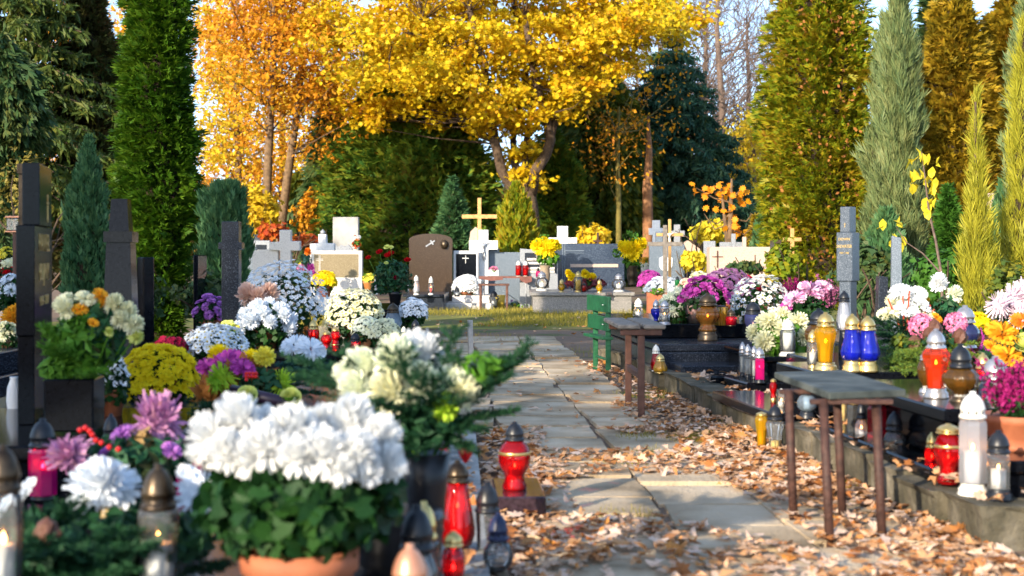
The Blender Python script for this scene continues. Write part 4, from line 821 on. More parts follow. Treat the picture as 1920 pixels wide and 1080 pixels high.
stone('dark brown stone corner behind the yellow juniper at the edge', 1845, 1878, 505, None or 640, 14, .12, BROWNGR)
stone('pale pink stone top between the junipers at the edge', 1846, 1868, 362, 560, 18, .12, PINKGR)
stone('brown grey stone post before the golden thuja', 1453, 1466, 450, None or 590, 20, .4, BROWNGR, name='stone_post')
gcross('short varnished wooden cross against the golden thuja', 1486, 428, 600, 449, 34, 7, 21, WOOD, .05)
# ================================================================== LEFT-HAND GRAVES
grave('foreground black grave slab under white mums and glass lanterns', -2.3, 2.3, 1.98, 2.5, .04, [(.03, .03, .03, .03, 0, .15), (0, 0, 0, 0, .152, .2)])
grave('dark grave slab carrying the black monument and cream bouquet', -2.75, 5.35, 2.3, 1.35, .04, [(.03, .03, .03, .03, 0, .26), (0, 0, 0, 0, .262, .32)])
grave('dark slab under the big yellow chrysanthemum', -2.6, 6.8, 2.0, 1.9, .05, [(.03, .03, .03, .03, 0, .25), (0, 0, 0, 0, .252, .31)], mat=DARKGR)
grave('black stepped grave under cream mums and small red lanterns', -2.3, 9.2, 1.62, 3.6, .05, [(.0, .0, .0, .0, 0, .26), (.12, .04, .04, .03, .262, .34), (.2, .08, .08, .1, .342, .4)], mat=BLACKST)
grave('grey black stepped granite grave behind the white vase at the edge', -4.2, 8.6, 1.1, 2.4, 0, [(0, 0, 0, 0, 0, .3), (.1, 0, .05, 0, .302, .44)], mat=DARKGR)
grave('black block grave under the vase of red roses', -1.95, 16.4, .75, 2.2, 0, [(.03, .03, .03, .03, 0, .34), (0, 0, 0, 0, .342, .4)], mat=BLACKST)
# black monument, seen along its edge
t = thing('black_monument', 'tall black polished monument of two offset blocks with gilded writing', 'headstone', (-2.06, 6.02, .32), 1.79)
part('block', cbox(MB(), 0, .75, -.038, .038, .38, .85, .004), BLACKST, t); part('shaft', cbox(MB(), .03, .72, -.034, .034, 0, .379, .004), BLACKST, t)
part('head', cbox(MB(), .08, .6, -.05, .022, .851, 1.12, .004), BLACKST, t)
for tx, z, sz in (('PAWE\u0141', .74, .11), ('BUJNY', .61, .11), ('1954 - 2009', .5, .06)): text(tx, sz, GOLDTXT, t, (.39, -.0395, z), sx=1.3)
text('\u2020', .14, GOLDTXT, t, (.42, -.0515, .9))
t = thing('glass_lantern_box', 'copper framed glass box lantern on a brown post', 'grave lantern', P(27, 436, 11), 0, 'grave lanterns')
part('glass', cbox(MB(), -.045, .045, -.045, .045, .015, .11), GC['clear'], t); part('frame', cbox(cbox(MB(), -.055, .055, -.055, .055, 0, .014), -.055, .055, -.055, .055, .111, .128), CAPCOPPER, t); part('post', cbox(MB(), -.005, .05, -.03, .03, -.92, -.001), BROWNWOOD, t)
solid('stone_post', 'tan square post capped with stone behind the black monument', 'post', cbox(cbox(MB(), -.035, .035, -.05, .05, 0, 1.66), -.045, .045, -.06, .06, 1.661, 1.74), TANBARK, (P(47, 400, 11)[0], 11, 0))
t = thing('obelisk', 'black tapered obelisk with a collar beside the juniper', 'headstone', (P(227, 600, 9.2)[0], 9.2, 0), .1)
for nm, pr in (('shaft', [(.0, 0), (.155, 0), (.105, 1.12), (0, 1.12)]), ('collar', [(0, 1.121), (.125, 1.121), (.125, 1.19), (0, 1.19)]), ('head', [(0, 1.191), (.088, 1.191), (.07, 1.4), (0, 1.4)])): part(nm, lathe(MB(), [(r * 1.414, z) for r, z in pr], 4, rot=PI / 4, sx=.72), BLACKST, t)
stone('polished black headstone mirroring pale flowers beside the obelisk', 247, 277, 482, 640, 10.4, .09, BLACKST, rz=-.9)
stone('thin black headstone edge behind the great thuja', 362, 371, 478, 640, 13.5, .4, BLACKST)
gcross('dark speckled granite cross with a narrow collar beside white bush mum', 431, 415, 610, 461, 44, 32, 11, DARKGR, .13, tapx=13)
solid('white_vase', 'slim white vase standing at the corner of the dark slab', 'vase', lathe(MB(), [(0, 0), (.03, 0), (.026, .02), (.034, .09), (.03, .15), (.016, .19), (.02, .2), (0, .19)], 20), WHITEPL, P(26, 786, 6.7), smooth=True)
solid('stone_ledge', 'pinkish sunlit stone ledge at the edge behind the monument', 'stone', cbox(MB(), -.4, .12, 0, .5, 0, .72, .01), PINKGR, (P(22, 600, 13)[0], 13, 0))

# --- foreground lanterns and flowers, near the lens
L('clear flared lantern with burning white candle and brown-black cap in foreground', 297, 1130, 868, 76, z=.2, kind='tower', g='clear', cap=CAPBRONZE, base=CAPBLACK, capf=.33, basef=.05, capw=.78, waxh=.62)
L('clear lantern with bronze dome cut by the photo edge', 6, 1150, 832, 70, D=3.2, kind='cyl', g='clear', cap=CAPBRONZE, base=CAPBRONZE, capf=.28, capw=.85, waxh=.5)
L('magenta lantern with grey cap beside the shaggy mauve bloom', 80, 935, 784, 52, z=.2, kind='box', g='magenta', cap=CAPBLACK, capf=.36, basef=.05, capw=.85, n=8)
L('magenta lantern with dark cap half hidden behind the white mum plant', 356, 935, 795, 50, z=.2, kind='box', g='magenta', cap=CAPBLACK, capf=.36, basef=.05, capw=.85, n=8, lit=0)
L('round clear lantern with grey cap before the black flower box', 208, 905, 775, 44, z=.2, kind='globe', g='bluegrey', cap=CAPBLACK, capf=.36, capw=.6, lit=0)
L('large glowing red pear lantern with bronze cap on the border strip', 858, 1035, 862, 66, z=.078, kind='pear', g='red', cap=CAPBRONZE, base=CAPBRONZE, capf=.24, basef=.05, capw=.62, waxh=.6)
L('small dark red lantern with gold rim in front of the red pear lantern', 850, 1125, 995, 44, D=3.75, kind='urn', g='darkred', cap=CAPGOLD, capf=.22, basef=.02, capw=.75)
L('copper capped lantern cut by the bottom edge', 768, 1190, 1018, 66, D=3.1, kind='cyl', g='clear', cap=CAPCOPPER, base=CAPCOPPER, capf=.5, capw=.95, lit=0)
L('clear lantern with black dome and gold knob behind the copper cap', 782, 1150, 945, 84, D=3.5, kind='globe', g='clear', cap=CAPBLACK, base=CAPBLACK, capf=.42, capw=.7, lit=0)
L('gold and clear lantern squeezed beside the black dome lantern', 795, 1120, 938, 56, D=3.8, kind='cyl', g='clear', cap=CAPGOLD, base=CAPBLACK, capf=.4, capw=.8, lit=0)
L('slim clear lantern with grey cap near the red pear lantern', 914, 1046, 903, 44, z=.05, kind='tower', g='clear', cap=CAPBLACK, base=CAPBLACK, capf=.4, basef=.06, capw=.95, lit=0, wax=False)
L('clear globe lantern with navy cap on a brass foot at the leaf edge', 934, 1085, 960, 58, z=.03, kind='globe', g='clear', cap=surf('navy cap plastic', [(.01, .015, .05), (.025, .035, .09)], .35), base=CAPBRONZE, capf=.42, basef=.12, capw=.62, wax=False)
L('red urn lantern with black cap and gold band on a dark plinth by path', 965, 918, 790, 60, z=.1, kind='urn', g='red', cap=CAPBLACK, base=None, basef=0, capf=.28, capw=.55, band=CAPGOLD, waxh=.45)
solid('stone_plinth', 'low polished dark plinth under the red urn lantern among leaves', 'plinth', cbox(MB(), -.09, .105, -.17, .3, 0, .1, .006), surf('purple black granite', [(.02, .012, .016), (.05, .03, .04)], .15, 60, coat=.3), (.02, 5.72, 0), .05)
L('small red lantern behind the black vase', 828, 900, 815, 30, D=5.0, kind='cyl', g='red', cap=CAPBLACK, capf=.3)
solid('red_heart', 'small glossy red heart-shaped ornament hanging by the red lantern', 'ornament', lathe(MB(), [(0, -.032), (.006, -.028), (.02, -.005), (.024, .012), (.016, .024), (.003, .022), (.0, .05)], 14), surf('glossy red', [(.4, .005, .01), (.6, .01, .015)], .15), P(873, 850, 4.35), smooth=True)

def bigmum():
    D = 3.35; s = D / F; loc = P(562, 1085, D); o = np.array(loc)
    t = thing('chrysanthemum', 'large white chrysanthemum in a terracotta pot nearest the lens', 'flowers', loc, 0, 'potted chrysanthemums')
    pot(t, 'terra', .138, .2, -.125, TERRA)
    g = np.random.default_rng(2)
    for (x, y, r, dd) in ((396, 818, 50, .02), (448, 788, 56, .03), (430, 846, 44, -.1), (505, 802, 46, .1), (548, 812, 60, -.06), (500, 838, 50, -.12), (612, 806, 54, .08), (604, 850, 54, -.14), (660, 792, 58, .04), (712, 822, 50, .0), (668, 850, 50, -.12), (724, 866, 42, -.03), (556, 856, 42, -.16), (468, 862, 38, -.12), (690, 882, 34, -.1), (404, 852, 32, -.04), (640, 880, 32, -.16)):
        head(t, 'chrys', 'white', np.array(P(x, y, D + dd)) - o, r * s, ((x - 560) * .0022, -.55, .8))
    for (x, y, r) in ((370, 850, 26), (742, 878, 26), (640, 880, 30)): head(t, 'spider', 'white', np.array(P(x, y, D - .05)) - o, r * s, ((x - 560) * .004, -.5, .3))
    fm = MB(); folcloud(fm, np.array(P(560, 945, D)) - o, np.array([190, 170, 100]) * s, 900, .062, STAR, -.9, .35)
    for (x, y) in ((400, 830), (450, 820), (520, 830), (560, 820), (620, 840), (665, 830), (710, 840), (680, 870), (480, 850)): tube(fm, [(0, 0, .07), (np.array(P(x, 950, D)) - o) * [.7, 1, 1], np.array(P(x, y, D)) - o], .004, 5)
    part('foliage', fm, MUMLEAF, t)
bigmum()
arrangement('white green chrysanthemums with spruce twigs in a tall black vase', 800, 1085, 4.05, [(688, 690, 46, 'chrys', 'limewhite', .05), (742, 680, 56, 'chrys', 'limewhite', .0), (790, 664, 50, 'chrys', 'white', .08), (735, 735, 46, 'chrys', 'cream', -.08), (672, 730, 40, 'chrys', 'limewhite', -.02), (790, 720, 44, 'chrys', 'limewhite', -.06), (850, 722, 46, 'chrys', 'limewhite', .0), (870, 740, 34, 'chrys', 'cream', -.04), (655, 705, 32, 'chrys', 'limewhite', .04), (835, 762, 30, 'chrys', 'lime', -.08)],
    vase=('vase', BLACKPL, .068, .36), firs=[(800, 800, 745, 640, -.16), (805, 800, 850, 600, .06), (820, 780, 1000, 630, .05), (820, 790, 960, 690, .0), (800, 790, 640, 640, .1), (800, 800, 700, 740, -.2), (815, 800, 910, 800, -.1), (805, 800, 815, 690, -.25), (800, 800, 620, 760, 0), (820, 780, 930, 660, .12), (800, 800, 690, 830, -.08), (810, 810, 890, 840, -.05), (800, 800, 760, 850, -.15), (800, 780, 575, 690, .2), (800, 790, 560, 650, .3), (820, 770, 985, 660, .08), (820, 800, 970, 760, .0)], firmat=SPRUCE,
    fol_=[(790, 790, 90, 55, 420, .05, SPRUCE, OVAL), (900, 690, 45, 30, 60, .05, BRIGHTLEAF, OVAL)])
t = thing('flower_bucket', 'ribbed black plastic tub among the foreground lanterns', 'tub', P(742, 1130, 3.9), 0); part('pot', lathe(MB(), [(0, 0)] + [(.1 + .012 * (k % 2) + .002 * k, .018 * k) for k in range(15)] + [(0, .24)], 28), BLACKPL, t, True)
arrangement('dark spruce wreath with white spiky blooms in the near corner', 180, 1100, 3.6, [(192, 915, 74, 'gerbera', 'icewhite', .05), (190, 905, 52, 'chrys', 'icewhite', -.0), (372, 930, 58, 'gerbera', 'icewhite', .25, (.6, -.6, .5)), (355, 905, 40, 'gerbera', 'icewhite', .3), (48, 922, 32, 'gerbera', 'icewhite', .0), (10, 950, 26, 'gerbera', 'icewhite', .0)],
    name='spruce_wreath', stems=False, firs=[(60, 1050, 20, 960, -.1), (100, 1050, 130, 930, -.1), (150, 1060, 60, 1000, -.3), (160, 1060, 230, 980, -.25), (200, 1060, 160, 1080, -.4), (250, 1060, 230, 1010, -.3), (280, 1060, 400, 960, .15), (180, 1040, 100, 960, 0), (160, 1040, 280, 930, .15), (200, 1070, 380, 1030, .1), (120, 1070, 20, 1060, -.2), (100, 1090, 180, 1100, -.4), (220, 1090, 330, 1090, .05), (330, 1080, 430, 1050, .1), (60, 1080, 110, 1010, -.35)],
    fol_=[(180, 1010, 230, 60, 700, .06, SPRUCE, OVAL), (205, 960, 28, 14, 60, .022, surf('dried tan seed heads', [(.4, .28, .12), (.55, .42, .22)], .7), OVAL)],
    extra=lambda t, o, s: part('pine_cone', lathe(MB(), [(0, -.035), (.025, -.02), (.03, 0), (.022, .025), (.0, .04)], 10, np.array(P(88, 1000, 3.4)) - o, flute=.2, nf=5, twist=70), BROWNWOOD, t))
def berries(t, o, s, pts, D):
    for x, y in pts: part('berry', lathe(MB(), [(0, -.009), (.008, -.004), (.009, 0), (.008, .004), (0, .009)], 8, np.array(P(x, y, D)) - o), surf('red berry', [(.5, .01, .01), (.7, .02, .02)], .3), t, True)
arrangement('mauve shaggy blooms with red berries and dark leaves', 260, 930, 4.35, [(128, 852, 48, 'spider', 'mauve', -.15, (-.7, -.7, .2)), (130, 850, 36, 'chrys', 'mauve', -.18, (-.7, -.7, .2)), (295, 792, 66, 'spider', 'mauve', .1, (.1, -.35, .9)), (295, 790, 48, 'chrys', 'mauve', .1, (.1, -.4, .9)), (228, 815, 26, 'gerbera', 'violet', .0), (322, 845, 22, 'gerbera', 'violet', -.1), (195, 850, 16, 'gerbera', 'violet', -.1)],
    fol_=[(250, 860, 110, 40, 320, .06, ROSELEAF, OVAL), (268, 830, 12, 26, 10, .08, surf('dry tan leaf', [(.25, .15, .05), (.4, .25, .09)], .7), OVAL)], stems=False, extra=lambda t, o, s: berries(t, o, s, ((160, 802), (173, 815), (180, 825), (190, 830), (222, 842), (205, 838), (168, 808), (150, 806)), 4.2))
t = thing('flower_box', 'square black stone flower box under the cream bouquet', 'vase', P(140, 800, 5.75), .03); part('pot', cbox(MB(), -.098, .098, -.09, .09, -.01, .2, .006), BLACKST, t)
arrangement('bouquet of cream and golden mums in the square black flower box', 150, 715, 5.72, [(118, 565, 24, 'gerbera', 'cream', 0), (125, 580, 22, 'chrys', 'cream', -.05), (160, 560, 22, 'gerbera', 'cream', 0), (190, 556, 20, 'gerbera', 'golden', 0), (150, 580, 17, 'gerbera', 'golden', -.05), (215, 572, 24, 'chrys', 'cream', 0), (238, 585, 22, 'chrys', 'cream', 0), (250, 610, 22, 'chrys', 'cream', -.05), (225, 600, 20, 'chrys', 'cream', -.05), (255, 632, 16, 'chrys', 'yellowgreen', -.05), (175, 605, 12, 'gerbera', 'golden', -.1), (205, 622, 10, 'chrys', 'yellowgreen', -.1), (200, 570, 16, 'gerbera', 'golden', .05)],
    fol_=[(160, 640, 66, 62, 520, .055, BRIGHTLEAF, DIAM), (190, 630, 45, 50, 220, .07, ROSELEAF, OVAL), (110, 690, 36, 26, 160, .05, BRIGHTLEAF, DIAM)], firs=[(130, 690, 80, 600, -.1), (140, 690, 90, 640, -.2), (160, 700, 180, 690, -.2)], firmat=BRIGHTLEAF)
mum('small white flowered plant in a terracotta pot beside the flower box', 212, 660, 735, 58, 6.4, 'open', 'icewhite', 34, .022, ('terra', TERRA, .055, .12), .32, nl=260, lf=MUMLEAF)
mum('big bright yellow chrysanthemum dome on the dark slab', 300, 643, 735, 150, 7.2, 'open', 'yellow', 330, .03, ('terra', TERRA, .12, .12), .31, nl=420, dbl=True, K=10, zmin=-.3, depth=.9)
mum('white daisy chrysanthemum dome with tiny yellow centres', 406, 607, 668, 120, 8.6, 'open', 'icewhite', 190, .028, ('terra', TERRA, .12, .1), .31, nl=300, centre=True, K=12, zmin=-.1)
arrangement('autumn arrangement of magenta, yellow and lime mums with orange leaves', 450, 800, 6.5, [(425, 684, 42, 'gerbera', 'magenta', 0), (455, 690, 26, 'gerbera', 'magenta', -.1), (392, 688, 26, 'gerbera', 'magenta', 0), (412, 668, 24, 'pompon', 'yellow', .15), (470, 676, 22, 'pompon', 'yellow', .1), (496, 668, 20, 'pompon', 'lemon', .0), (416, 706, 30, 'spider', 'lime', -.1), (528, 718, 32, 'spider', 'lime', 0), (405, 718, 22, 'spider', 'green', -.12)],
    stems=False, fol_=[(480, 715, 50, 26, 160, .06, ROSELEAF, OVAL), (410, 738, 40, 18, 14, .16, surf('orange brown dried leaf', [(.28, .09, .015), (.5, .2, .04)], .6, trans=.2), MAPLE), (462, 706, 20, 24, 8, .17, surf('orange brown dried leaf', []), MAPLE)],
    firs=[(450, 750, 360, 770, -.15), (450, 755, 380, 755, -.2), (450, 760, 350, 745, 0), (460, 750, 540, 760, -.1), (460, 745, 560, 700, .1), (480, 740, 590, 690, .3), (480, 740, 600, 730, .2)], firmat=SPRUCE, extra=lambda t, o, s: berries(t, o, s, [(462 + (k % 4) * 6, 700 + (k // 4) * 6) for k in range(9)], 6.3))
for lbl, x, y in (('pale yellow green rose lying beside the dark tube', 463, 738), ('pale yellow green rose at the end of the dark tube', 545, 742)):
    t = thing('rose', lbl, 'rose', P(x, y, 6.0), 0, 'cut roses'); head(t, 'rose', 'yellowgreen', (0, 0, 0), 19 * 6.0 / F, (.1, -.75, .6)); part('sepal', lathe(MB(), [(0, -.03), (.025, -.02), (.035, -.005)], 8), BRIGHTLEAF, t)
solid('dark_tube', 'dark purple cylindrical candle lying across the arrangement', 'candle', tube(MB(), [np.array(P(435, 732, 6.1)) - np.array(P(480, 745, 6.1)), np.array(P(540, 756, 6.0)) - np.array(P(480, 745, 6.1))], .026, 16), surf('dark purple wax', [(.012, .006, .014), (.03, .015, .035)], .35), P(480, 745, 6.1), smooth=True)
arrangement('two white spiky chrysanthemums above blue spruce', 570, 705, 7.6, [(552, 648, 30, 'gerbera', 'icewhite', 0), (582, 655, 32, 'gerbera', 'icewhite', -.1)], fol_=[(575, 685, 45, 22, 200, .05, BLUESPR, OVAL)], firs=[(570, 700, 620, 650, 0), (570, 700, 520, 680, 0), (570, 700, 640, 690, 0)], firmat=BLUESPR)
mum('violet chrysanthemum beside the granite cross', 397, 552, 605, 70, 11.6, 'gerbera', 'violet', 22, .045, ('terra', TERRA, .1, .12), None, nl=260, ls=.05)
mum('icy white pompon chrysanthemum in a terracotta pot by the granite cross', 500, 568, 632, 108, 9.9, 'chrys', 'icewhite', 17, .062, ('terra', TERRA, .105, .13), .4, nl=340, ls=.06, zmin=.0)
arrangement('pair of peach shaggy chrysanthemums above the icy white pompons', 486, 620, 10.6, [(466, 553, 26, 'chrys', 'peach', 0, (-.2, -.6, .6)), (504, 551, 24, 'chrys', 'peach', .05, (.2, -.6, .6)), (484, 556, 20, 'chrys', 'peach', -.05, (0, -.6, .6))], fol_=[(486, 590, 34, 24, 160, .06, MUMLEAF, STAR)])
mum('great domed bush of tiny white pompon blooms beside the granite cross', 530, 493, 605, 165, 12.2, 'open', 'icewhite', 520, .024, ('terra', TERRA, .16, .12), .4, nl=700, dbl=True, K=9, zmin=-.15, jit=.035)
mum('cream daisy chrysanthemum in a terracotta pot on the stepped grave', 664, 540, 615, 112, 10.5, 'open', 'cream', 260, .026, ('terra', TERRA, .09, .11), .4, nl=420, centre=True, K=12, zmin=-.2)
mum('small cream chrysanthemum in a tan pot in front of the cream dome', 690, 592, 632, 62, 9.75, 'open', 'limewhite', 66, .028, ('terra', surf('tan pot', [(.4, .2, .1), (.5, .28, .15)], .6), .06, .085), .4, nl=240, K=12, ls=.035)
mum('small white chrysanthemum beside the cream one on the grave corner', 722, 597, 640, 62, 9.6, 'open', 'cream', 60, .03, ('terra', BLACKPL, .05, .07), .4, nl=240, K=12, ls=.035)
arrangement('lemon yellow flowers low beside the white daisy dome', 432, 650, 9.6, [(430, 608, 12, 'gerbera', 'yellowgreen', 0), (440, 614, 10, 'gerbera', 'lemon', 0), (422, 606, 9, 'gerbera', 'yellowgreen', 0)], fol_=[(432, 625, 16, 16, 60, .05, BRIGHTLEAF, OVAL)])
mum('dark red heather-like plant behind the yellow dome', 318, 630, 660, 66, 8.4, 'open', 'crimson', 70, .03, ('terra', TERRA, .08, .1), .31, nl=120)
L('red lantern with a tall gold cap on the stepped grave', 588, 643, 599, 21, z=.4, kind='cyl', g='red', cap=CAPGOLD, capf=.43, basef=.04, capw=.8)
L('squat red lantern with gold lid, nearer of a pair', 612, 654, 620, 21, z=.4, kind='urn', g='red', cap=CAPGOLD, capf=.2, basef=.02, capw=.7)
L('squat red lantern with gold lid, farther of a pair', 629, 646, 614, 19, z=.4, kind='urn', g='red', cap=CAPGOLD, capf=.2, basef=.02, capw=.7)
L('dark red lantern with black cap on the near edge of the stepped grave', 666, 657, 624, 20, z=.4, kind='cyl', g='darkred', cap=CAPBLACK, capf=.5, capw=.85)
L('dark red lantern with black cap beside the small white chrysanthemum', 712, 656, 626, 19, z=.4, kind='cyl', g='darkred', cap=CAPBLACK, capf=.5, capw=.85, lit=0)
L('broad silvery blue lantern with tarnished dome on the stepped grave', 737, 614, 568, 35, z=.4, kind='flask', g='bluegrey', cap=CAPBRONZE, capf=.4, basef=.03, capw=.6, lit=0, fl=.03)
L('clear bell lantern with black cap on the grave corner', 779, 640, 599, 24, D=10.4, kind='flask', g='clear', cap=CAPBLACK, capf=.42, capw=.6, lit=0)
L('small clear lantern with ivory cap among the cream mums', 757, 636, 612, 14, D=10.6, kind='cyl', g='clear', cap=CAPIVORY, capf=.4, lit=0)
mum('silver white small chrysanthemum in a black pot at the grave end', 775, 558, 600, 58, 12.6, 'open', 'icewhite', 90, .03, ('terra', BLACKPL, .085, .12), .4, nl=240, dbl=True, ls=.035)
# far left edge
mum('yellow mums at the edge above the red carnations', 10, 462, 490, 36, 13.5, 'gerbera', 'lemon', 7, .05, ('terra', BROWNWOOD, .07, .1), None, nl=90)
mum('cream flowers above red carnations at the edge', 24, 484, 505, 40, 12.4, 'open', 'cream', 50, .04, ('terra', BROWNPOT, .07, .1), None, nl=90)
mum('red carnations at the edge beside the black monument', 18, 498, 522, 44, 11.6, 'rose', 'red', 9, .035, ('terra', BROWNPOT, .07, .1), None, nl=120)
mum('white spiky chrysanthemum plant at the edge behind the monument', 24, 512, 570, 52, 10.8, 'gerbera', 'icewhite', 8, .06, ('terra', BROWNPOT, .08, .12), .44, nl=260, ls=.06)
mum('orange yellow pompon chrysanthemum at the edge on dark granite', 32, 575, 622, 36, 9.6, 'pompon', 'golden', 4, .07, ('terra', BROWNPOT, .06, .06), .44, nl=90)
mum('cream white spiky chrysanthemum low at the edge on dark granite', 14, 600, 640, 40, 9.2, 'gerbera', 'cream', 5, .05, ('terra', BROWNPOT, .05, .05), .44, nl=120)
# ================================================================== SUNLIT BACK ROW
def gy(D): return HZ + CH * F / D
def ST(label, px0, px1, yt, D, *a, **k): return stone(label, px0, px1, yt, gy(D), D, *a, **k)
grave('broad speckled granite tomb with yellow lanterns on its lid', .37, 24.8, 1.72, 2.4, 0, [(.0, .0, .0, .0, 0, .31), (-.05, -.05, -.05, 0, .312, .37)], mat=BOXGR)
t = ST('dark blue polished headstone with a pale band behind the yellow vases', 1041, 1171, 457, 27.3, .14, surf('dark blue polished granite', [(.018, .028, .05), (.036, .052, .085)], .14, 90, spec=.4, speck=(240, (.16, .2, .26), .88)))
s = 27.3 / F
def bar(t, cx, x0, x1, y0, y1, D, mat, nm='engraved_line', th=.008):
    s = D / F; part(nm, cbox(MB(), (x0 - cx) * s, (x1 - cx) * s, -th, .003, CH - (y1 - HZ) * s, CH - (y0 - HZ) * s, .002), mat, t)
for b in ((1054, 1056, 458, 545), (1058, 1060, 458, 545), (1060, 1095, 469, 471), (1060, 1095, 474, 475)): bar(t, 1106, *b, 27.3, BLUEGR)
bar(t, 1106, 1069, 1159, 495, 501, 27.3, PINKGR, 'pale_band')
gcross('white stone cross rising behind the dark blue headstone', 1055, 424, gy(28), 451, 54, 20, 28, WHITEST, .14, tapx=11)
t = ST('low grey stone with dark plaque of pale lettering beside red lanterns', 975, 1046, 466, 27, .15, GREYGR, 'slant', rise=6)
bar(t, 1010.5, 984, 1044, 474, 512, 27, DARKGR, 'plaque')
for k, (x0, y0) in enumerate(((988, 484), (988, 491), (988, 501), (988, 507))): bar(t, 1010.5, x0, 1040, y0, y0 + 4.5, 27, PALEGR, 'inscription_band', .012)
for tx, x, y in (('E', 1006, 482.5), ('K A', 1004, 488.5)): text(tx, .05, PALEGR if k < 0 else DARKGR if tx != 'E' else PALEGR, t, ((x - 1010.5) * 27 / F, -.014, CH - (y - HZ) * 27 / F))
t = thing('headstone', 'low blue grey granite wall stone with a step beside the white cross', 'headstone', (P(945, 500, 28.4)[0], 28.4, 0), 0, 'headstones'); s = 28.4 / F
bevel(part('slab', prism(MB(), [((x - 945) * s, max(0, CH - (y - HZ) * s)) for x, y in ((912, 600), (975, 600), (975, 473), (936, 473), (936, 466), (912, 466))], 0, .14), BLUEGR, t))
t = gcross('white stone cross carrying a grey crucified figure', 906.5, 431, gy(28.2), 459.5, 54, 18, 28.2, WHITEST, .16, tapx=17)
figure(t, (.0, -.03, CH - (470 - HZ) * 28.2 / F), .34, STEEL)
t = ST('white framed stone with a black plaque joined beside the crucifix', 850, 897, 470, 28, .12, WHITEST); bar(t, 873.5, 855, 893, 476, 520, 28, BLACKST, 'plaque')
for b in ((872.6, 873.6, 479, 494), (867, 879, 483.5, 485)): bar(t, 873.5, *b, 28, WHITEST, 'engraved_line', .014)
gcross('tall varnished wooden cross above the white stone row', 899, 371, gy(29), 406, 66, 7, 29, WOOD, .09, tapx=7.5)
solid('stone_urn_back', 'rounded brown stone edge behind the wooden cross', 'headstone', prism(MB(), [(-.15, 0), (.08, 0), (.08, 1.55), (-.02, 1.6), (-.12, 1.5), (-.15, 1.3)], 0, .1), PINKGR, (P(893, 430, 29.6)[0], 29.6, 0), 0, 'headstones')
t = ST('arched brown granite headstone with a silver cross and bronze face', 767, 848, 438, 27.8, .15, BROWNGR, 'arch')
s = 27.8 / F; X0 = 807.5
cr = part('cross_emblem', prism(MB(), cross_out(.1, .21, .025, .14), -.02, .0), STEEL, t); cr.location = ((798.5 - X0) * s, 0, CH - (462 - HZ) * s); cr.rotation_euler = (0, 1.0, 0)
part('face_emblem', lathe(MB(), [(0, -.09), (.05, -.07), (.075, -.01), (.07, .05), (.03, .09), (0, .1)], 12, ((833 - X0) * s, -.02, CH - (459 - HZ) * s), flute=.12, nf=5), CAPBRONZE, t, True)
grave('dark grave slab before the arched brown headstone', P(755, 0, 25.6)[0], 25.6, .75, 2.0, 0, [(.05, .06, .0, 0, 0, .26), (0, 0, 0, 0, .262, .31)], mat=DARKGR)
grave('pale stepped grave plinth under the white mum dome', P(832, 0, 26.4)[0], 26.4, .92, 1.5, 0, [(0, 0, 0, 0, 0, .12), (.2, .15, .05, 0, .122, .26)], mat=PALEGR)
# left part of the back row
t = ST('white framed headstone with a brown plaque and engraved cross', 583, 679, 470, 25.5, .16, PALEGR); bar(t, 631, 589, 672, 476.5, 520, 25.5, surf('brown speckled plaque', [(.16, .125, .07), (.24, .19, .11)], .35, 150, speck=(200, (.32, .27, .17), .8)), 'plaque')
for b in ((598, 599, 478, 508), (600, 601, 478, 508), (592, 606, 485, 486), (592, 606, 487.5, 488.5)): bar(t, 631, *b, 25.5, PALEGR, 'engraved_line', .014)
part('foot', cbox(MB(), -.55, .55, -.3, .3, 0, .3, .01), GREYGR, t)
t = thing('headstone', 'pale pink stone with a thick cross growing out of its slanted wall', 'headstone', (P(520, 500, 26)[0], 26, 0), 0, 'headstones'); s = 26 / F
bevel(part('cross', prism(MB(), [((x - 520) * s, max(0, CH - (y - HZ) * s)) for x, y in ((525, 580), (545, 580), (545, 470), (562, 470), (562, 452), (545, 452), (545, 431), (524, 431), (524, 453), (506, 454), (506, 469), (525, 470))], 0, .2), PALEGR, t), .01)
part('wall', prism(MB(), [((x - 520) * s, max(0, CH - (y - HZ) * s)) for x, y in ((473, 580), (522, 580), (520, 466), (473, 470))], .05, .2), PALEGR, t)
t = thing('headstone', 'white stone with a stepped cross top catching leaf shade', 'headstone', (P(604, 450, 27.5)[0], 27.5, 0), 0, 'headstones'); s = 27.5 / F
bevel(part('slab', prism(MB(), [((x - 604) * s, max(0, CH - (y - HZ) * s)) for x, y in ((581, 580), (627, 580), (627, 456), (612, 456), (611, 439), (597, 439), (597, 456), (581, 457))], 0, .2), WHITEST, t), .01)
part('cap_ball', lathe(MB(), [(0, 0), (.045, 0), (.05, .04), (.0, .09)], 12, (.0, .1, CH - (438 - HZ) * s)), GREYGR, t, True)
t = thing('headstone', 'low grey stone with a zigzag top behind the framed headstone', 'headstone', (P(643, 460, 28.5)[0], 28.5, 0), 0, 'headstones'); s = 28.5 / F
part('slab', prism(MB(), [((x - 643) * s, max(0, CH - (y - HZ) * s)) for x, y in ((622, 580), (660, 580), (660, 466), (653, 458), (646, 462), (640, 459), (634, 463), (626, 456), (622, 459))], 0, .12), GREYGR, t)
ST('tall plain weathered grey slab before the dark thuja', 624, 672, 407, 31, .2, surf('stained grey concrete', [(.17, .17, .165), (.34, .34, .33), (.42, .42, .41)], .85, 2.2, bump=.3))
ST('rounded pale blue grey stone behind the white bush', 454, 480, 461, 27, .15, BLUEGR, 'arch', rise=5)
t = ST('grey framed stone with a small dark panel at the back', 476, 506, 451, 29, .12, GREYGR); bar(t, 491, 480, 500, 459, 468, 29, DARKGR, 'plaque')
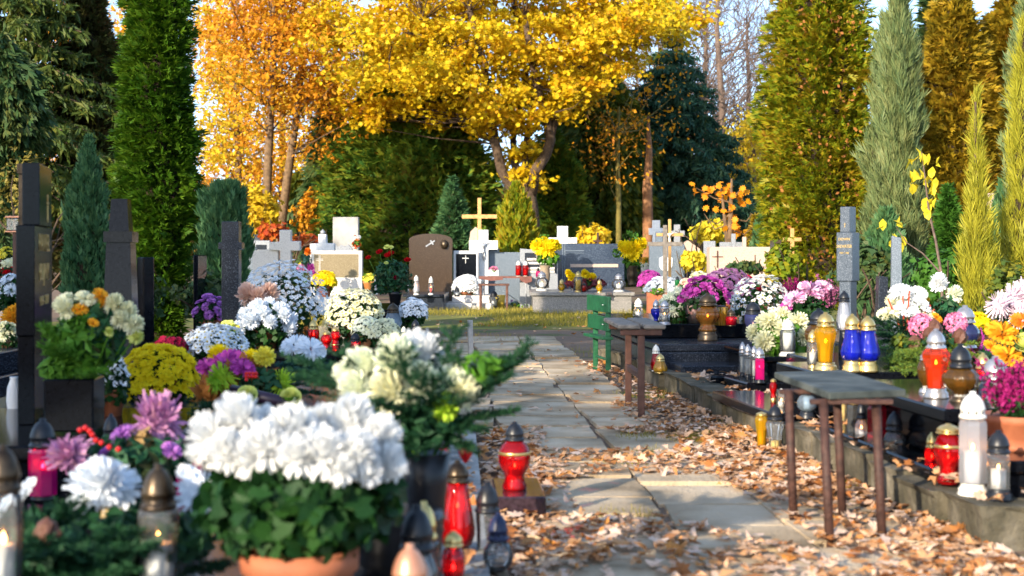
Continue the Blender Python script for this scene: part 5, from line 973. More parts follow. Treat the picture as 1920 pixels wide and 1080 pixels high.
t = ST('small pale slab with an engraved cross under the autumn tree', 465, 476, 446, 32, .1, GREYGR); bar(t, 470.5, 470, 471, 448, 458, 32, DARKGR); bar(t, 470.5, 467.5, 473.5, 451, 452, 32, DARKGR)
ST('weathered square stone under the autumn tree', 476, 492, 440, 33, .2, CONC)
ST('leaning pale slab edge before the granite cross', 446, 462, 488, 20, .08, PALEGR, 'slantl', rise=10)
# right part of the back row
t = ST('blue grey stone with a white shield in front of pale crosses', 1218, 1284, 458, 25.5, .16, BLUEGR); s = 25.5 / F
part('shield', prism(MB(), [((x - 1251) * s, CH - (y - HZ) * s) for x, y in ((1236, 484), (1242, 481), (1251, 483), (1256, 481), (1261, 484), (1260, 500), (1256, 506), (1248, 509), (1240, 506), (1236, 499))], -.02, .0), WHITEPL, t)
gcross('white stone cross behind the blue grey shield stone', 1231, 413, gy(27.5), 434, 27, 14, 27.5, WHITEST, .14, tapx=13)
gcross('grey stone cross farthest behind the wooden crosses', 1270, 421, gy(30), 438, 28, 11, 30, GREYGR, .14, tapx=11)
ST('slim grey stone post between white cross and wooden cross', 1230, 1243, 434, 26.2, .12, BLUEGR, name='stone_post')
gcross('weathered brown wooden cross standing in a flower planter', 1247.5, 422, gy(21.5), 457.5, 65, 8, 21.5, GREYWOOD, .06, tapx=8)
t = gcross('small orange varnished cross with a white figure behind the weathered one', 1256, 411, gy(24), 440, 50, 5.5, 24, WOOD, .05, tapx=6); figure(t, (-.01, -.03, CH - (446 - HZ) * 24 / F), .17, WHITEPL)
t = ST('long pale pink headstone with a thin brown cross', 1331, 1446, 463, 24, .4, PINKGR)
for b in ((1344, 1346, 470, 502), (1335, 1355, 480.5, 482)): bar(t, 1388.5, *b, 24, BROWNWOOD, 'cross_emblem', .02)
bar(t, 1388.5, 1437.5, 1445.5, 475, 482, 24, BLUEGR, 'inset', .004); bar(t, 1388.5, 1437.5, 1445.5, 505, 530, 24, BLUEGR, 'inset', .004)
ST('plain grey slab behind the long pink headstone', 1320, 1342, 452, 26.5, .12, GREYGR)
ST('slim grey granite post behind the orange sapling', 1372, 1380, 438, 27, .1, GREYGR, name='stone_post'); ST('low grey granite wall stone behind the long pink headstone', 1350, 1393, 454, 27.6, .1, GREYGR)
solid('brown_beam', 'brown wooden crossbeam behind the granite post', 'beam', cbox(MB(), -.12, .12, 0, .05, 1.2, 1.27), BROWNWOOD, (P(1387, 450, 28)[0], 28, 0)); ST('slim pale pink post behind the long pink headstone', 1393, 1400, 444, 26.8, .1, PINKGR, name='stone_post')
gcross('thin dark red cross deep in the shade of the spruce', 1311, 436, gy(36), 452, 34, 3, 36, RUST, .05)
gcross('small rusty cross behind the dark blue headstone', 1121, 436, gy(33), 452, 17, 4, 33, RUST, .05)
solid('tan_roof_stone', 'tan gabled stone behind the shield stone', 'headstone', prism(MB(), [(-.28, 0), (.28, 0), (.28, 1.15), (0, 1.35), (-.28, 1.15)], 0, .3), PINKGR, (P(1290, 460, 33)[0], 33, 0), 0, 'headstones')
ST('pale stone stub low among yellow leaves', 1298, 1312, 477, 27, .1, PALEGR); ST('low dark stone among pot plants beyond the shield', 1284, 1300, 487, 28, .2, DARKGR)
# table and bench
D = 27.0; s = D / F; t = thing('table', 'small table with a brown hanging cloth carrying two red lanterns', 'table', (P(948, 0, D)[0], D, 0)); w = 48 * s; z1 = CH - (518 - HZ) * s
part('tabletop', cbox(MB(), -w, w, -.2, .25, z1 - .03, z1), BROWNWOOD, t); cl = surf('brown cloth', [(.13, .05, .04), (.2, .085, .07)], .8, 12)
for x0, x1, dz in ((-w - .01, -w * .1, .07), (-w * .1, w * .55, .03), (w * .55, w + .01, .11)): part('cloth_flap', prism(MB(), [(x0, z1 + .004), (x1, z1 + .004), (x1, z1 - dz * .9), ((x0 + x1) / 2, z1 - dz * 1.2), (x0, z1 - dz * .6)], -.22, -.205), cl, t)
for x in (-w * .85, w * .8): part('leg', tube(MB(), [(x, .15, 0), (x, .1, z1 - .03)], .012, 6), STEEL, t); part('leg', tube(MB(), [(x, -.15, 0), (x, -.1, z1 - .03)], .012, 6), STEEL, t)
part('brace', tube(MB(), [(w * .1, -.13, .28), (w * .8, -.14, .03)], .01, 6), STEEL, t)
D = 26.2; s = D / F; t = thing('bench', 'brown wooden bench in front of the cloth-covered table', 'bench', (P(926, 0, D)[0], D, 0)); w = 29 * s; z1 = CH - (532 - HZ) * s
part('seat', cbox(MB(), -w, w, -.15, .15, z1 - .035, z1), BROWNWOOD, t)
for x in (-w * .85, w * .85):
    for y in (-.12, .12): part('leg', cbox(MB(), x - .022, x + .022, y - .022, y + .022, 0, z1 - .036), BROWNWOOD, t)
zt = CH - (518 - HZ) * 27 / F
L('red cylinder lantern on the table, beside the white flower pot', 972, 518, 489, 11, D=26.95, kind='cyl', g='red', cap=CAPIVORY, capf=.28, basef=.04, capw=.7, lit=0)
L('red cylinder lantern on the table, at the end nearer the yellow vase', 985.5, 518, 489, 11, D=26.95, kind='cyl', g='red', cap=CAPIVORY, capf=.28, basef=.04, capw=.7, lit=0)
mum('small pink flowers in a white pot behind the table', 925.5, 499, 508, 18, 27.35, 'open', 'hotpink', 26, .028, ('box', WHITEPL, .085, .12), zt, nl=60, ls=.04, lf=BRIGHTLEAF)
L('clear lantern with dark cap beneath the brown bench', 926, 577, 545, 20, D=26.6, kind='vase', g='clear', cap=CAPBLACK, capf=.34, lit=0)
solid('yellow_pot', 'yellow plastic pot under the cloth-covered table', 'flower pot', lathe(MB(), [(0, 0), (.07, 0), (.1, .26), (.09, .26), (0, .24)], 18), surf('yellow plastic', [(.6, .4, .05), (.7, .5, .08)], .5), (P(938, 0, 26.9)[0], 26.9, 0), smooth=True)
# lanterns and flowers on the granite tomb
zT = .371
L('round clear lantern with silver cap at the near corner of the tomb', 1016, 545, 508, 27, z=zT, kind='globe', g='clear', cap=CAPSILV, base=CAPIVORY, capf=.33, capw=.55, waxh=.5)
L('tall bronze capped clear lantern beside the left yellow vase', 1031, 538, 497, 15, z=zT, kind='cyl', g='clear', cap=CAPBRONZE, base=CAPBRONZE, capf=.35, capw=.9)
L('small magenta lantern beside the left yellow vase', 1009, 521, 501, 9, D=27, kind='cyl', g='magenta', cap=CAPBLACK, capf=.35)
L('amber lantern with gold cap nearest the round clear one', 1053, 548, 523, 13, z=zT, kind='globe', g='yellow', cap=CAPGOLD, base=CAPGOLD, capf=.35, lit=0)
L('tall clear lantern with yellow candle in the middle of the tomb lid', 1084, 548, 508, 16, z=zT, kind='cyl', g='clear', cap=CAPGOLD, base=CAPGOLD, capf=.28, wax=surf('orange yellow wax', [(.85, .5, .03), (.9, .6, .06)], .5, trans=.3), waxh=.8, lit=0)
L('small clear lantern with grey cap beside the tall yellow candle', 1074, 546, 528, 8, z=zT, kind='cyl', g='clear', cap=CAPSILV, capf=.35, lit=0)
L('short red lantern beside the tall yellow candle', 1095, 548, 531, 10, z=zT, kind='cyl', g='red', cap=CAPBLACK, capf=.25, lit=0)
L('amber lantern with gold cap before the dark red leaves', 1124, 549, 524, 13, z=zT, kind='globe', g='yellow', cap=CAPGOLD, base=CAPGOLD, capf=.35, lit=0)
L('round clear lantern with grey dome at the far corner of the tomb', 1160, 547, 513, 27, z=zT, kind='globe', g='clear', cap=CAPSILV, base=CAPIVORY, capf=.3, capw=.5, waxh=.5)
L('tall dark capped lantern behind the round clear one on the tomb', 1162, 541, 500, 15, z=zT, kind='cyl', g='frost', cap=CAPBRONZE, base=CAPBRONZE, capf=.4, capw=.9)
def vase_mums(label, px, yb, D, hs, vm, vr, vh, fx):
    return arrangement(label, px, yb, D, hs, vase=('urn', vm, vr, vh), fol_=fx)
vase_mums('yellow chrysanthemums in a tan stone vase beside the grey plaque stone', 1022, 540, 26.4, [(1012, 463, 17, 'chrys', 'yellow', 0), (1028, 466, 20, 'chrys', 'yellow', -.1), (1042, 460, 13, 'chrys', 'yellow', 0), (1003, 460, 11, 'chrys', 'yellow', .05), (1018, 455, 13, 'chrys', 'yellow', .1)], surf('tan stone vase', [(.2, .15, .1), (.3, .23, .16)], .6), .1, .42, [(1028, 485, 22, 14, 160, .1, BRIGHTLEAF, OVAL), (1020, 450, 20, 10, 24, .09, BRIGHTLEAF, DIAM)])
vase_mums('yellow chrysanthemums in a bronze urn beside the planter pot', 1185, 536, 26.2, [(1176, 468, 18, 'chrys', 'yellow', -.1), (1192, 463, 19, 'chrys', 'yellow', 0), (1203, 457, 13, 'chrys', 'yellow', .05), (1167, 462, 12, 'chrys', 'yellow', 0), (1186, 478, 14, 'chrys', 'yellow', -.1)], CAPBRONZE, .105, .37, [(1183, 490, 16, 12, 110, .1, BRIGHTLEAF, OVAL), (1188, 445, 24, 12, 30, .12, BRIGHTLEAF, DIAM), (1160, 475, 14, 8, 30, .1, BRIGHTLEAF, DIAM)])
arrangement('yellow mums with dark red leaves lying on the tomb lid', 1100, 546, 26.0, [(1072, 520, 10, 'chrys', 'yellow', 0), (1066, 512, 8, 'chrys', 'yellow', 0), (1096, 513, 9, 'chrys', 'yellow', 0), (1111, 521, 10, 'chrys', 'yellow', 0), (1102, 516, 8, 'chrys', 'yellow', .1), (1077, 526, 8, 'chrys', 'yellow', 0)], z=zT, stems=False, fol_=[(1098, 532, 42, 9, 160, .12, surf('dark red leaf', [(.09, .008, .012), (.16, .02, .025)], .5), OVAL), (1105, 534, 18, 8, 40, .14, MUMLEAF, OVAL)])
mum('orange yellow potted primroses in a white pot behind the bronze urn', 1210, 482, 496, 24, 27.2, 'open', 'golden', 34, .04, ('terra', WHITEPL, .1, .28), None, nl=90, ls=.08, lf=BRIGHTLEAF)
arrangement('red and white carnations with a red rose bunch before the brown headstone', 800, 545, 26.5, [(793, 478, 7, 'rose', 'red', 0), (785, 492, 7, 'rose', 'red', 0), (822, 484, 5, 'rose', 'red', 0), (812, 489, 5, 'pompon', 'white', 0), (818, 496, 4, 'pompon', 'white', 0), (806, 484, 4, 'pompon', 'white', 0), (790, 512, 11, 'chrys', 'orange', 0), (805, 510, 11, 'chrys', 'orange', 0), (814, 515, 9, 'chrys', 'orange', 0), (780, 517, 9, 'chrys', 'orange', 0), (798, 520, 9, 'chrys', 'red', -.05), (770, 540, 9, 'pompon', 'white', -.1), (793, 533, 8, 'pompon', 'white', -.1), (814, 532, 7, 'pompon', 'white', -.1)], z=.31, fol_=[(800, 505, 22, 16, 140, .09, BRIGHTLEAF, OVAL), (795, 540, 30, 7, 90, .08, ROSELEAF, OVAL)])
arrangement('tall bunch of red roses in a black vase on the black block', 741, 572, 17.0, [(711, 471, 6.5, 'rose', 'red', 0), (727, 477, 7, 'rose', 'red', 0), (733, 473, 6, 'rose', 'red', .05), (690, 482, 5.5, 'rose', 'red', 0), (764, 486, 6.5, 'rose', 'red', 0), (739, 511, 6, 'rose', 'crimson', -.1), (742, 520, 6, 'rose', 'crimson', -.1), (725, 463, 7, 'gerbera', 'yellowgreen', 0), (733, 464, 6, 'gerbera', 'yellowgreen', 0), (724, 493, 5, 'gerbera', 'yellowgreen', -.1)], z=.4, vase=('terra', BLACKPL, .085, .17), fol_=[(735, 515, 34, 28, 330, .085, ROSELEAF, OVAL), (720, 535, 26, 18, 110, .085, ROSELEAF, OVAL), (755, 530, 22, 22, 100, .085, ROSELEAF, OVAL)])
L('white lantern with cream cap on the grave before the brown headstone', 780.5, 553, 516, 13, z=.31, kind='flask', g='frost', cap=CAPIVORY, base=CAPIVORY, capf=.28)
L('clear lantern with red candle on the grave before the brown headstone', 808, 553, 518, 12, z=.31, kind='globe', g='clear', cap=CAPIVORY, base=CAPIVORY, capf=.35, wax=surf('red wax', [(.6, .03, .03), (.7, .06, .05)], .5))
L('white pillar lantern beside the rose leaves', 705, 552, 517, 9, D=21, kind='cyl', g='frost', cap=CAPIVORY, capf=.3, lit=0)
L('small grey capped clear lantern before the white mum dome', 857, 556, 538, 14, D=26.3, kind='globe', g='clear', cap=CAPBLACK, capf=.45, lit=0)
mum('white mum dome sunlit beside the black plaque stone', 876, 515, 546, 56, 26.9, 'open', 'white', 150, .055, ('terra', TERRA, .12, .12), .2, nl=150, dbl=True, zmin=-.2)
mum('yellow dome chrysanthemum in a brown pot before the framed headstone', 608, 508, 540, 48, 22.0, 'open', 'yellow', 150, .045, ('terra', TERRA, .12, .17), None, nl=200, dbl=True, ls=.06)
arrangement('magenta and yellow pompons beside the framed headstone', 572, 530, 24.5, [(581, 502, 9, 'pompon', 'magenta', 0), (565, 502, 8, 'pompon', 'pink', 0), (568, 497, 8, 'pompon', 'yellow', .1), (587, 512, 6, 'pompon', 'magenta', -.1), (577, 472, 8, 'chrys', 'orange', 0)], fol_=[(574, 488, 10, 16, 70, .08, BLUESPR, OVAL)])
arrangement('white callas with red twigs on top of the framed headstone', 669, 470, 25.5, [(668, 448, 5, 'pompon', 'white', 0), (673, 445, 4, 'pompon', 'white', 0)], fol_=[(669, 456, 8, 7, 26, .08, BRIGHTLEAF, OVAL), (669, 455, 8, 14, 24, .1, REDLEAF, DIAM)])
mum('small yellow flowered pot plant beside the framed headstone', 692, 512, 530, 26, 23, 'open', 'lemon', 40, .035, ('terra', surf('orange pot', [(.55, .2, .06), (.65, .28, .1)], .6), .1, .14), None, nl=160, ls=.06, lf=BRIGHTLEAF)
t = arrangement('green hosta-like leaves on the ground before the pale plinth', 858, 573, 28.0, [], fol_=[(858, 566, 12, 6, 26, .22, BRIGHTLEAF, OVAL)], name='leafy_plant', group='small plants', cat='plant')
mum('magenta chrysanthemum dome before the shield stone', 1219, 506, 540, 46, 24.2, 'open', 'magenta', 130, .045, ('terra', TERRA, .12, .12), None, nl=120, dbl=True)
mum('white mum dome before the shield stone, next to the planter', 1243, 519, 552, 72, 22.6, 'open', 'icewhite', 150, .05, ('terra', TERRA, .14, .12), None, nl=160, dbl=True)
t = thing('planter', 'orange brown planter box at the foot of the weathered cross', 'planter', P(1232, 560, 21.3)); part('box', cbox(MB(), -.15, .15, -.1, .1, -.3, .09, .006), TERRA, t)
arrangement('small pink and green flowers in the orange brown planter', 1232, 552, 21.2, [(1224, 546, 5, 'gerbera', 'pink', 0), (1238, 543, 5, 'gerbera', 'lemon', 0), (1230, 548, 4, 'gerbera', 'hotpink', 0)], fol_=[(1232, 546, 16, 6, 70, .05, BRIGHTLEAF, OVAL)])
mum('cream yellow roses beside the pink dome', 1312, 508, 535, 44, 16.5, 'rose', 'cream', 12, .06, ('terra', TERRA, .09, .1), None, nl=120)
mum('salmon gladioli flowers behind the white spidery mum', 1287, 520, 548, 30, 17.5, 'gerbera', 'peach', 6, .06, None, 0, nl=70)
L('green glass lantern by the shield stone', 1270, 540, 518, 10, D=22.4, kind='cyl', g='green', cap=CAPBLACK, capf=.3, lit=0)
arrangement('bed of pansies in white, violet and yellow behind the bench legs', 985, 578, 27.2, [(952 + 6 * k + g.normal() * 2, 570 + g.normal() * 4, 3, 'gerbera', ('white', 'violet', 'yellow', 'pink')[k % 4], 0) for k in range(13)], fol_=[(988, 572, 38, 5, 120, .07, BRIGHTLEAF, OVAL)], name='pansy_bed', stems=False)
# ================================================================== TREES
E = evergreen
E('great dark green column thuja behind the obelisk', 296, -370, 17, [(0, 34), (.06, 50), (.15, 60), (.3, 68), (.45, 67), (.6, 58), (.72, 46), (.86, 28), (1, 3)], THUJAG, 17000, .11, blade=.24, lump=.13)
E('grey green juniper between black monument and obelisk', 165, 262, 11.5, [(0, 40), (.3, 46), (.5, 44), (.7, 36), (.85, 24), (.95, 10), (1, 3)], JUNIB, 8000, .07, 'juniper', name='juniper', lump=.2, blade=.22)
E('clipped blue juniper behind the granite cross', 422, 346, 15.5, [(0, 36), (.4, 41), (.8, 40), (.95, 34), (1, 22)], JUNIB, 8000, .1, 'juniper', name='juniper', lump=.16, blade=.16)
E('brownish old thuja beyond the juniper at the left', 168, -90, 30, [(0, 50), (.3, 62), (.6, 55), (.85, 30), (1, 4)], THUJAB, 12000, .17, lump=.26)
E('dark drooping conifer bough at the upper left edge', 5, 70, 21, [(.4, 6), (.52, 52), (.65, 74), (.85, 58), (1, 8)], DARKCON, 3600, .2, 'droop', name='dark_conifer', lump=.22)
spruce('tall spruce with hanging boughs at the upper left edge', 40, 29, 9, 2.1, SPRTREE, 2.4, 14, seed=5, per=10, nl=.24)
E('broad dark green thuja filling the middle left', 790, 48, 42, [(0, 124), (.15, 140), (.35, 140), (.55, 122), (.75, 90), (.9, 50), (1, 6)], THUJAD, 24000, .26, lump=.22)
E('small blue green cone thuja under the dark thuja', 848, 334, 33, [(0, 38), (.2, 44), (.5, 36), (.8, 18), (1, 3)], JUNIB, 3600, .16, lump=.12, name='cone_thuja')
E('rounded golden green thuja under the yellow maple', 969, 347, 31, [(0, 36), (.3, 42), (.6, 38), (.85, 24), (.96, 12), (1, 4)], THUJAY, 4500, .16, 'juniper', name='globe_thuja', lump=.1)
E('dark evergreen with yellowing sprays right of the maple trunk', 1115, 90, 47, [(0, 100), (.2, 118), (.5, 112), (.8, 70), (1, 8)], YEWM, 17000, .28, 'droop', name='dark_conifer', lump=.2)
E('green fan-leaved thuja just behind the maple trunk', 1040, 250, 43, [(0, 60), (.3, 78), (.7, 60), (1, 8)], THUJAD, 8500, .26, lump=.2)
spruce('dark blue green spruce with drooping boughs in the middle', 1262, 48, 8.6, 3.5, BLUECON, 1.3, 15, seed=8, per=13, nl=.3)
E('huge golden green thuja on the right side', 1540, -190, 27, [(0, 74), (.12, 86), (.3, 94), (.5, 92), (.7, 76), (.87, 46), (1, 5)], THUJAY, 26000, .145, blade=.24, lump=.22, cone=(420, .05, surf('brown thuja cone', [(.16, .055, .01), (.34, .14, .025)], .8, island=.5)))
E('tall silvery column juniper before the golden thuja', 1688, -60, 19, [(0, 34), (.15, 46), (.35, 42), (.55, 37), (.75, 30), (.92, 16), (1, 3)], JUNIS, 9000, .2, 'juniper', name='juniper', blade=.085, lump=.26)
E('silvery juniper spire leaning beside the tall column', 1660, 30, 20, [(0, 40), (.3, 40), (.6, 30), (.9, 14), (1, 3)], JUNIS, 4200, .2, 'juniper', name='juniper', blade=.085, lump=.28)
E('yellow tipped juniper spire behind the shaggy white mums', 1832, 165, 13, [(0, 44), (.2, 40), (.4, 32), (.6, 19), (.78, 9), (.92, 4), (1, 2)], JUNIY, 2100, .16, 'juniper', name='juniper', blade=.06, lump=.32, core=False, clumps=16)
E('juniper with yellow tips cut by the photo edge', 1921, 40, 13.5, [(0, 44), (.3, 42), (.55, 36), (.8, 22), (1, 4)], JUNIY, 2700, .17, 'juniper', name='juniper', blade=.06, lump=.28)
E('silver blue juniper spire at the upper edge', 1925, -40, 16, [(0, 40), (.5, 40), (.8, 32), (1, 4)], JUNIS, 3800, .14, 'juniper', name='juniper', blade=.15)
E('orange brown thuja behind the silvery column', 1790, -60, 30, [(0, 84), (.3, 90), (.6, 78), (.85, 36), (1, 4)], THUJAO, 14000, .2, lump=.26)
E('orange brown thuja at the upper right edge', 1895, -30, 31, [(0, 80), (.3, 88), (.6, 84), (.85, 50), (1, 4)], THUJAO, 14000, .2, lump=.26)
E('bright green small cypress beside the yellow juniper', 1778, 350, 18, [(0, 24), (.4, 26), (.8, 18), (1, 4)], JUNIG, 2400, .12, name='cypress')
E('dark blue juniper between the two yellow ones', 1880, 345, 17, [(0, 30), (.4, 32), (.8, 20), (1, 3)], JUNIB, 2400, .12, 'juniper', name='juniper')
E('low dark juniper behind the slim stone blade', 1660, 400, 18, [(0, 44), (.4, 46), (.8, 30), (1, 6)], JUNIB, 3200, .14, 'juniper', name='juniper')
E('small green yellow cypress behind the long pink headstone', 1432, 383, 31, [(0, 24), (.4, 26), (.8, 14), (1, 3)], JUNIB, 2000, .17, 'juniper', name='cypress')
E('golden cypress touching the green one behind the pink headstone', 1417, 405, 32, [(0, 20), (.5, 18), (1, 4)], THUJAO, 1400, .16, name='cypress')
E('dark conifer behind the autumn birches', 616, 150, 43.5, [(0, 56), (.3, 58), (.7, 30), (1, 4)], DARKCON, 6500, .4, 'droop', name='dark_conifer', lump=.2)
E('dark conifer hidden between birch trunks', 560, 330, 46, [(0, 50), (.5, 40), (1, 5)], YEWM, 3600, .34, 'droop', name='dark_conifer')
E('dark green conifer behind the silver juniper top', 1745, -60, 36, [(0, 50), (.5, 44), (1, 4)], DARKCON, 4500, .35, name='dark_conifer')
E('dark green conifer rising above the thuja behind the maple', 700, 60, 55, [(0, 60), (.5, 40), (1, 4)], THUJAD, 4500, .4, name='dark_conifer')
E('dark spruce closing the shade under the drooping spruce', 1220, 300, 56, [(0, 90), (.5, 70), (1, 6)], DARKCON, 5200, .45, 'droop', name='dark_conifer')
E('dark low conifer right of the drooping spruce', 1390, 330, 54, [(0, 46), (.5, 36), (1, 5)], BLUECON, 3600, .4, 'droop', name='dark_conifer')

# yellow maple: trunks traced by hand, crown in flat layered sprays
D = 40.0; X0 = (985 - 960) * D / F; g = np.random.default_rng(21)
def mp(px, py, dd=0): x, y, z = P(px, py, D + dd); return (x - X0, dd, max(z, 0))
trunks = [([(0.15, 0, 0), mp(992, 420), mp(990, 385), mp(985, 360)], .34, .27),
          ([mp(985, 372), mp(958, 350, -.1), mp(940, 318, -.2), mp(929, 270, -.3), mp(922, 225, -.3), mp(915, 180, -.5), mp(905, 110, -.7), mp(880, 20, -.8)], .17, .08),
          ([mp(990, 365), mp(988, 330, .1), mp(983, 290, .2), mp(990, 250, .3), mp(1000, 200, .5), mp(985, 130, .7), mp(970, 40, .9)], .13, .06),
          ([mp(986, 366), mp(965, 310, .4), mp(962, 260, .6), mp(975, 210, .8), mp(960, 150, 1), mp(940, 60, 1.2)], .12, .05),
          ([mp(994, 370), mp(1004, 320, -.2), mp(1024, 290, -.2), mp(1033, 262, -.2), mp(1022, 215, -.3), mp(1008, 165, -.5), mp(997, 110, -.8), mp(985, 40, -1)], .18, .08),
          ([mp(1031, 262, -.2), mp(1041, 215, -.1), mp(1046, 170, 0), mp(1058, 130, .1), mp(1075, 70, .2), mp(1090, -10, .3)], .13, .07),
          ([mp(1046, 165, 0), mp(1075, 120, -.4), mp(1110, 85, -.8), mp(1150, 50, -1.2), mp(1195, 28, -1.5), mp(1240, -10, -1.8)], .09, .04),
          ([mp(905, 110, -.7), mp(860, 95, -1), mp(800, 70, -1.4), mp(740, 55, -1.8), mp(690, 48, -2)], .07, .02), ([mp(915, 180, -.5), mp(870, 140, -.8), mp(830, 100, -1.2), mp(790, 40, -1.5)], .06, .02)]
blobs = [(700, 130, 55, 50, 18), (660, 50, 55, 50, 16), (770, 60, 90, 80, 46), (800, 150, 90, 45, 34), (880, 110, 110, 80, 62), (950, 60, 130, 85, 66), (890, 195, 60, 28, 16), (1000, 170, 70, 45, 26), (1050, 90, 90, 75, 46), (1115, 50, 75, 55, 26), (1195, 35, 80, 38, 24), (1280, 40, 55, 38, 16), (1090, 160, 50, 35, 12), (950, 222, 45, 14, 16), (908, 245, 20, 10, 10), (972, 243, 24, 12, 9), (996, 280, 16, 16, 9), (975, 322, 24, 12, 10), (968, 290, 14, 10, 5), (710, 205, 40, 14, 14), (1010, 345, 12, 14, 4), (985, 345, 14, 8, 4), (860, 208, 50, 12, 12), (760, 203, 50, 12, 10), (690, 232, 30, 14, 7), (815, 228, 26, 10, 6), (650, 205, 20, 20, 5), (1060, 212, 40, 12, 6), (620, 40, 40, 50, 10), (1160, 100, 45, 35, 9), (930, -60, 260, 80, 90), (950, -190, 200, 90, 60)]
cl = []; cl2 = []
for bx, by, rx, ry, n in blobs:
    for _ in range(n):
        while True:
            u, v = g.random(2) * 2 - 1
            if u * u + v * v < 1: break
        (cl2 if by > 200 else cl).append(mp(bx + u * rx, by + v * ry, g.normal() * (.35 if by > 200 else 2.2)))
cl = np.array(cl); cl = cl[g.random(len(cl)) < .74]; cl2 = np.array(cl2)
tw = []
lv = np.concatenate([np.array(p) for p, a, b in trunks[1:]])
for c in np.concatenate([cl[::2], cl2[::2]]):
    d = np.linalg.norm(lv - c, axis=1) + np.maximum(0, lv[:, 2] - c[2]) * .8; k = lv[np.argmin(d)]; m = (k + c) / 2 + g.normal(size=3) * .12 + [0, 0, -.1]; tw.append([k, m, c])
tm = broadleaf('spreading yellow maple with forked trunks in the middle', 'maple_tree', X0, D, [], MAPLEY, .135, 125, .5, seed=2, trunk=trunks, shape=MAPLE, flat=.5, extra_clumps=cl, droop=.5)
n = len(cl2) * 26; pp = np.repeat(cl2, 26, 0) + g.normal(size=(n, 3)) * [.2, .2, .09]; lf = MB(); leaves(lf, pp, np.array([0, -.4, .7]) + g.normal(size=(n, 3)) * .5, .15 * (.7 + .6 * g.random(n)), MAPLE, .35, np.tile([0, 0, -1.5], (n, 1)) + g.normal(size=(n, 3)))
part('crown', lf, MAPLEY, tm)
mb = MB()
for a, m, c in tw: tube(mb, [a, m, c], [.028, .016, .005], 4)
part('branch', mb, BARK, tm)
# orange and yellow autumn trees at the left
def autumn(label, px, ptr, D, mat, blobs, seed, bark=TANBARK, per=40, leaf=.165, clump=.62, r0=.13, mat2=None, name='oak_tree'):
    g = np.random.default_rng(seed); X0 = (px - 960) * D / F
    q = lambda x, y, dd=0: np.array(P(x, y, D + dd)) - [X0, D, 0]
    tr = [([np.maximum(q(x, y, dd), [-99, -99, 0]) for x, y, dd in pts], ra, rb) for pts, ra, rb in ptr]; cl = []
    for bx, by, rx, ry, n in blobs:
        for _ in range(n): a = g.random() * 6.28; u = math.sqrt(g.random()); cl.append(q(bx + u * rx * math.cos(a), by + u * ry * math.sin(a), g.normal() * 1.6))
    cl = np.array(cl); t = broadleaf(label, name, X0, D, [], mat, leaf, per, clump, seed=seed, trunk=tr, bark=bark, extra_clumps=cl, shape=OAK, flat=.7, leafmat2=mat2)
    lv = np.concatenate([np.array([a + (b - a) * u for a, b in zip(p[:-1], p[1:]) for u in (0, .5)]) for p, _, _ in tr]); mb = MB()
    for c in cl[::2]:
        d = np.linalg.norm(lv - c, axis=1) + np.maximum(0, lv[:, 2] - c[2] + .5) * 1.5; k = lv[np.argmin(d)]; tube(mb, [k, (k + c) / 2 + g.normal(size=3) * .15 - [0, 0, .1], c], [.03, .018, .006], 4)
    part('branch', mb, bark, t); return t
autumn('orange autumn oak with an upright tan trunk', 500, [([(497, 560, 0), (499, 400, 0), (503, 300, 0), (508, 200, 0), (513, 110, 0), (512, 0, 0), (515, -120, 0)], .15, .06), ([(508, 200, 0), (525, 130, .3), (530, 60, .5), (525, -40, .6)], .07, .03), ([(510, 150, 0), (480, 100, -.4), (450, 60, -.6)], .05, .02)], 40, OAKO,
       [(470, 30, 80, 60, 34), (520, 100, 70, 60, 30), (500, -70, 120, 60, 30), (470, 150, 55, 50, 16), (540, 190, 50, 40, 13), (440, 90, 40, 60, 14), (590, 60, 50, 60, 18)], 31)
autumn('orange autumn oak with a leaning tan trunk', 560, [([(520, 560, 0), (528, 420, 0), (538, 340, 0), (550, 260, 0), (560, 190, 0), (568, 100, 0), (572, 0, 0), (580, -100, 0)], .15, .06), ([(556, 220, 0), (590, 160, -.3), (625, 110, -.5)], .05, .02), ([(545, 290, 0), (600, 250, .4), (640, 190, .6)], .04, .015)], 41.5, OAKO,
       [(590, 150, 60, 50, 16), (620, 200, 45, 50, 12), (560, 30, 70, 60, 24), (640, 120, 30, 50, 8), (600, 260, 40, 30, 6), (570, -80, 80, 60, 20)], 32)
autumn('yellow green autumn tree left of the oaks', 452, [([(447, 560, 0), (448, 400, 0), (447, 300, 0), (444, 200, 0), (440, 100, 0), (445, 0, 0)], .14, .05), ([(446, 240, 0), (410, 180, .3), (385, 120, .4)], .04, .02)], 46, BIRCHY,
       [(420, 180, 55, 60, 24), (400, 260, 45, 40, 15), (440, 310, 60, 30, 14), (390, 100, 40, 60, 16), (480, 260, 50, 40, 12), (430, 370, 50, 25, 10), (480, 350, 40, 40, 8)], 33, mat2=OAKO)
autumn('orange tree glowing far behind the brownish thuja', 240, [([(240, 500, 0), (240, 300, 0), (235, 100, 0)], .2, .06)], 58, OAKO, [(110, 150, 50, 60, 9), (100, 230, 40, 40, 5), (115, 270, 30, 30, 5), (255, 20, 50, 50, 12), (130, 40, 60, 50, 8), (90, 90, 30, 40, 4), (230, 100, 40, 50, 5)], 34, leaf=.22, clump=.8)
autumn('yellow tree glowing behind the bare trees', 1412, [([(1412, 500, 0), (1412, 300, 0), (1412, 200, 0)], .16, .05), ([(1412, 320, 0), (1380, 250, 0), (1360, 220, 0)], .06, .02)], 57, BIRCHY, [(1410, 250, 36, 45, 22), (1385, 300, 40, 40, 15), (1340, 290, 40, 30, 7), (1425, 340, 24, 40, 10), (1400, 380, 30, 40, 8)], 35, leaf=.2, clump=.7)
